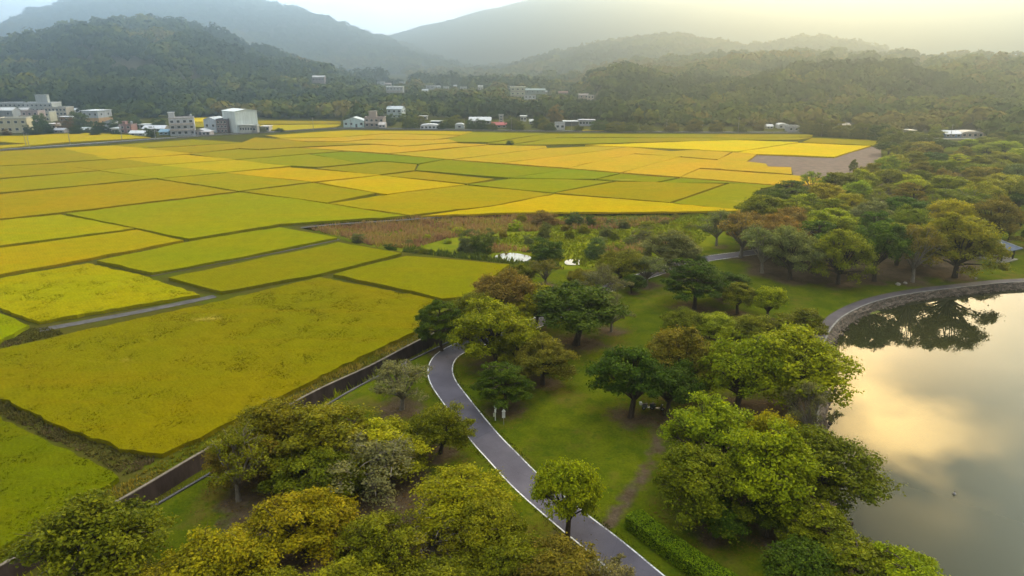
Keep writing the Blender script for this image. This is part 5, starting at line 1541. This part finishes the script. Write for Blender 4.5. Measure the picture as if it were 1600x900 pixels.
# ---------------------------------------------------------------- village trees (things) and woods (stuff)
VT = [(30, 206, 188, 18, 'dark'), (45, 209, 195, 14, 'dark'), (66, 207, 178, 22, 'bluegreen'), (25, 186, 167, 22, 'dark'), (58, 210, 196, 20, 'bluegreen'), (78, 208, 194, 18, 'dark'), (104, 206, 184, 24, 'rust'),
      (126, 202, 175, 28, 'bluegreen'), (120, 210, 196, 18, 'dark'), (140, 208, 197, 22, 'bluegreen'), (158, 207, 190, 20, 'dark'), (182, 206, 184, 20, 'bluegreen'), (196, 196, 175, 34, 'mid'), (212, 200, 182, 22, 'bluegreen'),
      (150, 212, 202, 16, 'dark'), (182, 211, 203, 12, 'dark'), (236, 214, 198, 16, 'dark'), (250, 200, 184, 20, 'dark'), (10, 211, 201, 14, 'rust'), (90, 184, 172, 16, 'dark'),
      (411, 206, 198, 12, 'grey'), (437, 206, 200, 14, 'dark'), (608, 196, 178, 18, 'bluegreen'), (626, 190, 177, 18, 'bluegreen'), (640, 200, 176, 26, 'mid'), (655, 198, 180, 22, 'olive'), (700, 200, 184, 24, 'mid'), (712, 196, 180, 20, 'olive'),
      (690, 202, 192, 14, 'dark'), (735, 201, 186, 16, 'dark'), (752, 202, 186, 22, 'dark'), (770, 203, 192, 14, 'mid'), (800, 202, 182, 18, 'greygreen'), (812, 203, 189, 14, 'mid'), (838, 200, 168, 14, 'dark'), (850, 203, 184, 18, 'olive'),
      (846, 198, 174, 14, 'dark'), (868, 192, 164, 24, 'rust'), (905, 204, 196, 18, 'mid'), (935, 204, 188, 30, 'bluegreen'), (960, 206, 190, 30, 'olive'), (985, 206, 192, 24, 'mid'), (860, 205, 193, 16, 'dark'), (742, 180, 162, 20, 'greygreen'),
      (1010, 206, 196, 22, 'olive'), (1048, 206, 192, 24, 'brown'), (1085, 206, 186, 26, 'brown'), (1120, 206, 188, 24, 'olive'), (1155, 206, 190, 22, 'mid'), (1186, 204, 190, 18, 'brown'), (1260, 208, 186, 24, 'olive'),
      (1285, 212, 186, 34, 'mid'), (1312, 214, 190, 34, 'olive'), (1345, 217, 192, 34, 'mid'), (1372, 220, 194, 34, 'dark'), (1392, 228, 200, 36, 'mid'), (1420, 226, 205, 36, 'olive'), (1452, 228, 208, 34, 'mid'), (1560, 224, 206, 30, 'olive'),
      (1590, 226, 212, 26, 'mid'), (1462, 214, 194, 28, 'lime'), (1545, 212, 196, 22, 'olive')]
order = sorted(range(len(VT)), key=lambda i: VT[i][0])
zones = [(-10, 260, 'among the village houses'), (260, 730, 'along the middle of the village road'), (730, 1000, 'around the red-roofed and box-shaped houses'), (1000, 1270, 'along the road behind the far fields'), (1270, 1700, 'on the hill foot behind the ploughed patch')]
cz = {}
for i in order:
    u, vb, vt, w, col = VT[i]
    z = next(k for k in zones if k[0] <= u < k[1])
    cz[z[2]] = cz.get(z[2], 0) + 1
    tree_px('low', col, u, vb, vt, w * 1.1, f'{CW[col]} tree, {ordinal(cz[z[2]])} from the left {z[2]}', name='broadleaf_tree', cat='tree', group='trees of the village and its road', z=0.0, spot=False)
for u, lab in ((724, 'dark slim conifer above the hamlet, left one of two'), (731, 'dark slim conifer above the hamlet, right one of two')):
    b = hit_ground(u, 142); s = depth(b) / F
    tree('conifer', 'upright', 'bluegreen', (b.x, b.y, b.z - .1), 5 * s, 21 * s, lab, 'conifer', 'pair of tall conifers')

rects = HOUSE_RECTS
def keep(pts, h, w):
    x, y, z = pts[:, 0], pts[:, 1], pts[:, 2]
    def pj(zz):
        dz = y * CP - (zz - H) * SP
        return CX + F * x / dz, CY - F * (y * SP + (zz - H) * CP) / dz, dz
    u, vtop, dz = pj(z + h)
    _, vbot, _ = pj(z)
    hw2 = F * w * 0.5 / dz
    ok = np.ones(len(pts), dtype=bool)
    for (a, b, t, bo, yy) in rects:
        over = (u + hw2 > a) & (u - hw2 < b) & (vtop < bo - 0.35 * (bo - t)) & (vbot > t) & (y < yy + 4)
        near = (np.abs(y - yy - 5) < 9) & (u + hw2 > a) & (u - hw2 < b)
        ok &= ~(over | near)
    return ok
clear = [pw([(340, 90), (440, 84), (500, 112), (430, 124), (370, 116)], 0)]
def clearing(pts, h, w):
    k = keep(pts, h, w)
    dz = pts[:, 1] * CP - (pts[:, 2] - H) * SP
    u = CX + F * pts[:, 0] / dz; v = CY - F * (pts[:, 1] * SP + (pts[:, 2] - H) * CP) / dz
    bare = ((u - 205) / 46) ** 2 + ((v - 105) / 13) ** 2 < 1
    return k & ~(bare & (NR.random(len(pts)) < 0.85))
wood_mass('woodland', sample_surface(gA, nA, 1 / 36), 'dense dark wood covering the left hill', (5, 11), (6, 12), 60, 0.26, clearing, -0.06)
wood_mass('woodland', sample_surface(gC, nC, 1 / 36), 'dense olive wood covering the broad right hill', (5, 10), (6, 12), 60, 0.26, keep, 0.26)
wood_mass('woodland', sample_surface(gE, nE, 1 / 130), 'hazy wood covering the middle hill', (7, 12), (11, 20), 20, 0.42, None, 0.1, 150, 1600)
wood_mass('woodland', sample_surface(gB, nB, 1 / 330), 'misty wood covering the tall back ridge', (8, 15), (16, 28), 18, 0.45, None, 0.0, 300, 2600)
# flat and valley woods behind the road
x = NR.uniform(-700, 500, 26000); y = NR.uniform(470, 1050, 26000)
dzz = y * CP + H * SP
u_ = CX + F * x / dzz; v_ = CY - F * (y * SP - H * CP) / dzz
lim = np.interp(u_, [-300, 0, 130, 160, 400, 535, 545, 640, 700, 860, 930, 1000, 1270, 1290, 1700], [182, 182, 180, 176, 186, 186, 196, 190, 186, 186, 192, 198, 199, 196, 200])
m = (v_ < lim) & (v_ > 128) & (NR.random(26000) < 0.8) & (u_ > -150) & (u_ < 1750)
m &= ~((u_ > 150) & (u_ < 190) & (v_ > 174)) & ~((u_ > 296) & (u_ < 328) & (v_ > 180)) & ~((u_ > 200) & (u_ < 265) & (v_ > 176))
wood_mass('woodland', np.stack([x[m], y[m], np.zeros(m.sum())], 1), 'dark wood on the flat ground behind the village', (4, 10), (5, 10), 46, 0.30, keep, 0.04)

# ---------------------------------------------------------------- poles, pylon, signs, pavilion, scooter, buoy
M['pole'] = plain('pole_concrete', (0.32, 0.30, 0.28), 0.8, 3, 0.2)
M['dark_wood'] = plain('dark_wood', (0.045, 0.03, 0.025), 0.7, 4, 0.3)
pp = [(41, 229, 24), (46, 230, 22), (110, 227, 23), (191, 221, 26), (243, 217, 20), (300, 213, 18), (490, 204, 20), (548, 201, 14), (602, 200, 22), (638, 200, 18), (726, 203, 18), (799, 204, 20), (893, 205, 16), (1041, 206, 20), (1097, 206, 18), (1153, 207, 24), (1283, 213, 20), (1485, 216, 22)]
first = None
for i, (u, v, h) in enumerate(pp):
    b = gp(u, v); s = depth(b) / F
    r = empty('utility_pole', (b.x, b.y, -0.05), rnd.uniform(-.5, .5))
    lab = f'grey concrete utility pole beside the village road, {ordinal(i + 1)} from the left'
    tag(r, lab, 'utility pole', 'utility poles along the village road')
    sc = h * s / 8.5
    if first is None:
        a = MB().tube([(0, 0, -0.5), (0, 0, 8.5)], [0.17, 0.11], 8).build('pole', M['pole'], r)
        b_ = MB().box(-.9, .9, -.06, .06, 7.7, 7.82).build('crossarm', M['pole'], r)
        c_ = MB().tube([(-.7, 0, 7.83), (-.7, 0, 8.05)], .05, 6).tube([(.7, 0, 7.83), (.7, 0, 8.05)], .05, 6).build('insulator', M['white_paint'], b_)
        first = (a, b_, c_)
    else:
        cp = [o.copy() for o in first]
        for o in cp: C.objects.link(o)
        cp[0].parent = r; cp[1].parent = r; cp[2].parent = cp[1]
    r.scale = (max(1, sc), max(1, sc), sc)

b = at_dist(124, 42, 2500)
r = empty('pylon', (b.x, b.y, b.z - 40)); tag(r, 'faint lattice pylon standing behind the left hill', 'pylon')
hgt = 40 + 17 * 2500 / F
mb = MB()
for sx in (-1, 1):
    for sy in (-1, 1): mb.tube([(sx * 3, sy * 3, 0), (sx * .5, sy * .5, hgt)], [.25, .15], 4)
for k in range(10):
    z = hgt * k / 10; w = 3 - 2.5 * k / 10; w2 = 3 - 2.5 * (k + 1) / 10
    for q in ((-w, -w, w2, -w2), (w, -w, -w2, -w2)): mb.tube([(q[0], q[1], z), (q[2], q[3], z + hgt / 10)], .12, 4)
mb.build('lattice_tower', M['pole'], r)
for k in (0, 1, 2): MB().box(-4, 4, -.2, .2, hgt * (.78 + .09 * k), hgt * (.78 + .09 * k) + .4).build('crossarm', M['pole'], r)

M['bright_white'] = plain('fresh_white_paint', (0.88, 0.88, 0.85), .5, 3, .05)
# signposts by the path
b = gp(774, 657, ZP)
r = empty('signpost', (b.x, b.y, ZP)); tag(r, 'slim white post with a small square plate, left of two by the path', 'signpost', 'white signposts by the bicycle path')
MB().tube([(0, 0, -.2), (0, 0, 1.15)], .06, 8).box(-.12, .12, -.05, .05, 1.15, 2.0).build('post', M['bright_white'], r)
MB().box(-.27, .0, -.075, -.052, .55, 1.1).build('plate', plain('yellowish_paint', (0.62, 0.62, 0.45), .6, 3, .1), r)
b = gp(787, 664, ZP)
r = empty('signpost', (b.x, b.y, ZP)); tag(r, 'white signboard with a pointed top on a thin pole, right of two by the path', 'signpost', 'white signposts by the bicycle path')
MB().tube([(0, 0, -.2), (0, 0, 1.2)], .04, 8).build('pole', M['steel'], r)
MB().add([(-.2, -.05, 1.0), (.2, -.05, 1.0), (.2, -.05, 1.8), (-.2, -.05, 1.8), (-.2, .05, 1.0), (.2, .05, 1.0), (.2, .05, 1.8), (-.2, .05, 1.8)], [(0, 1, 2, 3), (7, 6, 5, 4), (1, 5, 6, 2), (4, 0, 3, 7), (3, 2, 6, 7), (0, 4, 5, 1)]).build('board', plain('grey_paint', (0.66, 0.66, 0.62), .6, 3, .1), r)
MB().add([(-.24, -.06, 1.86), (.24, -.06, 1.86), (0, -.06, 2.2), (-.24, .06, 1.86), (.24, .06, 1.86), (0, .06, 2.2)], [(0, 1, 2), (5, 4, 3), (0, 3, 4, 1), (1, 4, 5, 2), (2, 5, 3, 0)]).build('pointed_top', M['bright_white'], r)

# pavilion
b = gp(1566, 408, ZP)
s = depth(b) / F
r = empty('pavilion', (b.x, b.y + 2.2, ZP), R(28)); tag(r, 'open park pavilion with a blue-grey pyramid roof on dark posts', 'pavilion')
q = 2.3
MB().box(-3.1, 3.1, -3.1, 3.1, -0.5, 0.22).build('platform', M['pale_concrete'], r)
for sx in (-1, 1):
    for sy in (-1, 1): MB().box(sx * q - .14, sx * q + .14, sy * q - .14, sy * q + .14, .222, 2.75).build('post', M['dark_wood'], r)
e = 3.35
rf = MB()
rf.add([(-e, -e, 2.7), (e, -e, 2.7), (e, e, 2.7), (-e, e, 2.7), (0, 0, 4.3), (-e, -e, 2.58), (e, -e, 2.58), (e, e, 2.58), (-e, e, 2.58)],
       [(0, 1, 4), (1, 2, 4), (2, 3, 4), (3, 0, 4), (0, 5, 6, 1), (1, 6, 7, 2), (2, 7, 8, 3), (3, 8, 5, 0), (8, 7, 6, 5)])
ro = rf.build('roof', plain('blue_grey_tiles', (0.10, 0.12, 0.165), .85, 6, .25, .1), r)
for sx in (-1, 1):
    for sy in (-1, 1): MB().tube([(sx * e, sy * e, 2.74), (0, 0, 4.36)], .09, 6).build('ridge_strip', plain('pale_ridge', (0.34, 0.36, 0.40), .7), ro)
MB().ball((0, 0, 4.5), .18).build('finial', M['dark_wood'], ro)
for sx, sy, rz in ((0, 1, 0), (1, 0, 1), (-1, 0, 1)):
    m_ = MB()
    L_ = 2.0
    if rz: m_.box(sx * 2.2 - .05, sx * 2.2 + .05, -L_, L_, .65, 1.0).box(sx * 2.0 - .2, sx * 2.0 + .2, -L_, L_, .5, .58)
    else: m_.box(-L_, L_, sy * 2.2 - .05, sy * 2.2 + .05, .65, 1.0).box(-L_, L_, sy * 2.0 - .2, sy * 2.0 + .2, .5, .58)
    for k in (-1.6, 0, 1.6):
        if rz: m_.box(sx * 2.1 - .06, sx * 2.1 + .06, k - .06, k + .06, .222, .5)
        else: m_.box(k - .06, k + .06, sy * 2.1 - .06, sy * 2.1 + .06, .222, .5)
    m_.build('bench', plain('brown_bench', (0.16, 0.10, 0.09), .7), r)

# scooters in the shade
def scooter(u, v, yaw, col, lab, box=None):
    b = gp(u, v, ZP)
    r = empty('scooter', (b.x, b.y, ZP + .01), yaw); tag(r, lab, 'scooter', 'scooters parked in the shade')
    paint_ = plain('scooter_paint', col, .35, 3, .1, .5)
    bd = MB()
    bd.add([(-.85, -.14, .45), (-.85, .14, .45), (-.2, .2, .32), (-.2, -.2, .32), (-.95, -.1, .78), (-.95, .1, .78), (-.15, .17, .72), (-.15, -.17, .72)], [(3, 2, 1, 0), (4, 5, 6, 7), (0, 1, 5, 4), (2, 3, 7, 6), (1, 2, 6, 5), (3, 0, 4, 7)])
    bd.box(-.2, .42, -.18, .18, .26, .34)
    bd.add([(.40, -.2, .28), (.40, .2, .28), (.55, .14, .95), (.55, -.14, .95), (.5, -.2, .28), (.5, .2, .28), (.65, .14, .95), (.65, -.14, .95)], [(0, 1, 2, 3), (7, 6, 5, 4), (0, 4, 5, 1), (1, 5, 6, 2), (2, 6, 7, 3), (3, 7, 4, 0)])
    bd.build('body', paint_, r)
    for x in (-.62, .72):
        w = MB().tube([(x, -.06, .26), (x, .06, .26)], .26, 14).build('wheel', M['dark_wood'], r)
        MB().tube([(x, -.07, .26), (x, .07, .26)], .13, 10).build('rim', M['steel'], w)
    MB().box(-.9, -.12, -.14, .14, .785, .87).build('seat', M['dark_wood'], r)
    MB().tube([(.6, -.33, 1.05), (.58, 0, .98), (.6, .33, 1.05)], .025, 6).build('handlebar', M['dark_wood'], r)
    MB().ball((.68, 0, .86), .08).build('headlight', M['white_paint'], r)
    if box: MB().box(-1.2, -.92, -.22, .22, .8, 1.12).build('top_box', M['white_paint'], r)
scooter(1013, 640, R(8), (0.10, 0.11, 0.11), 'dark scooter with a white top box in the shade of the trees', True)
scooter(1026, 641, R(-14), (0.05, 0.07, 0.06), 'dark green scooter parked beside the one with the white box')

b = gp(1491, 772, ZW)
r = empty('buoy', (b.x, b.y, ZW)); tag(r, 'small grey float drifting on the lake', 'buoy')
MB().ball((0, 0, .05), .17, 10, 8).build('float', M['pole'], r); MB().tube([(0, 0, .2), (0, 0, .42)], .03, 6).build('ring', M['dark_wood'], r)
for u, v, rr, lab in ((1524, 436, .32, 'pale boulder lying on the lawn above the lakeside walk'), (1403, 445, .5, 'grey boulder under the brownish thin tree, left of two'), (1414, 443, .4, 'grey boulder under the brownish thin tree, right of two')):
    b = gp(u, v, ZP)
    mb = MB().ball((0, 0, .1), rr, 9, 7, .7)
    mb.v = [tuple(np.array(q) + NR.uniform(-.05, .05, 3)) for q in mb.v]
    o = mb.build('boulder', plain('boulder_stone', (0.34, 0.31, 0.27), .9, 2, .3, .2, .4), None, (b.x, b.y, ZP)); tag(o, lab, 'boulder')
# ================================================================= light, sky, haze
SUN_AZ, SUN_EL = R(50), R(30)
w = bpy.data.worlds.new('World'); bpy.context.scene.world = w
w.use_nodes = True
t = NT.__new__(NT); t.t = w.node_tree; t.t.nodes.clear()
sky = t.n('ShaderNodeTexSky'); sky.sky_type = 'NISHITA'; sky.sun_disc = False
sky.sun_elevation = SUN_EL; sky.sun_rotation = SUN_AZ; sky.air_density = 1.0; sky.dust_density = 3.0; sky.altitude = 100
dirv = t.n('ShaderNodeTexCoord').outputs['Generated']
def sd(az, el):
    return (math.sin(R(az)) * math.cos(R(el)), math.cos(R(az)) * math.cos(R(el)), math.sin(R(el)))
def lobe(az, el, p):
    d = t.n('ShaderNodeVectorMath', _operation='DOT_PRODUCT', i0=dirv); d.inputs[1].default_value = sd(az, el)
    return t.math('POWER', t.math('MAXIMUM', d.outputs['Value'], 0.0), p)
SKYK = 0.08
sep = t.n('ShaderNodeSeparateXYZ', Vector=dirv).outputs
# cloud layer: directions projected on a plane
den = t.math('ADD', t.math('ABSOLUTE', sep[2], 0), 0.14)
cu = t.n('ShaderNodeCombineXYZ', X=t.math('DIVIDE', sep[0], den), Y=t.math('DIVIDE', sep[1], den), Z=0.0).outputs[0]
mp = t.n('ShaderNodeMapping', Vector=cu); mp.inputs['Location'].default_value = (3.1, 0.4, 0)
cn = t.noise(mp.outputs[0], 1.6, 5, 0.5)
cn2 = t.noise(mp.outputs[0], 3.4, 4, 0.5)
base = t.scale(sky.outputs[0], SKYK)
elw = t.math('ADD', sep[2], t.math('MULTIPLY', t.math('SUBTRACT', cn, 0.5), 0.22))
low = t.ramp(elw, 0.425, 0.34)
front = t.ramp(sep[1], -0.7, 0.6, 0.4, 1.0)
warm = lobe(33, 22, 7)
high = t.mix(t.ramp(cn2, 0.40, 0.64), (0.05, 0.06, 0.052, 1), (0.20, 0.175, 0.11, 1))
high = t.mix(t.ramp(sep[2], 0.66, 0.84), high, (1.22, 1.24, 1.26, 1))
lowc = t.mix(warm, (1.0, 1.03, 1.0, 1), (1.75, 1.42, 0.85, 1))
lowc = t.scale(lowc, t.math('MULTIPLY', front, t.ramp(cn2, 0.35, 0.65, 0.72, 1.15)))
col = t.mix(low, high, lowc)
col = t.mix(0.08, col, base)
patch = t.math('MULTIPLY', t.math('ADD', t.math('MULTIPLY', lobe(34.5, 26.5, 420), 0.9), lobe(30.5, 25.5, 500)), t.ramp(cn2, 0.40, 0.58, 0.0, 1.5))
patch = t.math('ADD', patch, t.math('MULTIPLY', lobe(28.6, 23.6, 900), t.ramp(cn, 0.35, 0.6, 0.6, 1.3)))
col = t.mix(1.0, col, t.scale((4.6, 3.0, 1.0, 1), patch), 'ADD')
band = t.math('MULTIPLY', t.ramp(sep[2], 0.27, 0.06), t.ramp(sep[1], 0.1, 0.8))
col = t.mix(1.0, col, t.scale((0.95, 1.03, 1.12, 1), t.math('MULTIPLY', t.math('MULTIPLY', band, t.ramp(t.noise(dirv, 7.0, 4), 0.35, 0.65, 0.75, 1.25)), 2.9)), 'ADD')
# the sun behind thin cloud above the far mountain, and the bright gap of sky on the left
glow = t.scale((1.0, 0.62, 0.24, 1), t.math('MULTIPLY', lobe(24, 8, 50), 20.0))
gap = t.scale((1.0, 0.95, 0.72, 1), t.math('MULTIPLY', lobe(-14, 6, 14), 1.3))
col = t.mix(1.0, t.mix(1.0, col, glow, 'ADD'), gap, 'ADD')
left = t.scale((0.80, 0.95, 1.06, 1), t.math('MULTIPLY', lobe(-28, 4, 16), 3.0))
col = t.mix(1.0, col, left, 'ADD')
bg = t.n('ShaderNodeBackground', Color=col, Strength=1.0)
t.n('ShaderNodeOutputWorld', Surface=bg.outputs[0])

sl = bpy.data.lights.new('sun', 'SUN'); sl.energy = 1.5; sl.angle = R(10); sl.color = (1.0, 0.86, 0.62)
so = bpy.data.objects.new('sun', sl); C.objects.link(so)
so.rotation_euler = (R(90) - SUN_EL, 0, math.pi - SUN_AZ)
# the lamp shines from azimuth SUN_AZ (clockwise from +Y)
d = Vector(sd(math.degrees(SUN_AZ), math.degrees(SUN_EL)))
so.rotation_euler = d.to_track_quat('Z', 'Y').to_euler()

hz = MB().box(-6000, 6000, -150, 6500, -8, 600)
m, tt = newmat('haze')
vol = tt.n('ShaderNodeVolumePrincipled', Color=(0.63, 0.83, 1.0, 1), Density=0.0006, Anisotropy=0.82)
tt.n('ShaderNodeOutputMaterial', Volume=vol.outputs[0])
tag(hz.build('haze', m), 'thin pale evening haze over fields and hills', 'haze', kind='stuff')

sc = bpy.context.scene
sc.view_settings.view_transform = 'Standard'
sc.view_settings.look = 'None'
sc.view_settings.exposure = 1.2
sc.view_settings.gamma = 1.0
sc.view_settings.use_curve_mapping = False
sc.cycles.max_bounces = 6
sc.cycles.diffuse_bounces = 3
sc.cycles.glossy_bounces = 2
sc.cycles.transmission_bounces = 3
sc.cycles.volume_bounces = 0
sc.cycles.use_denoising = True
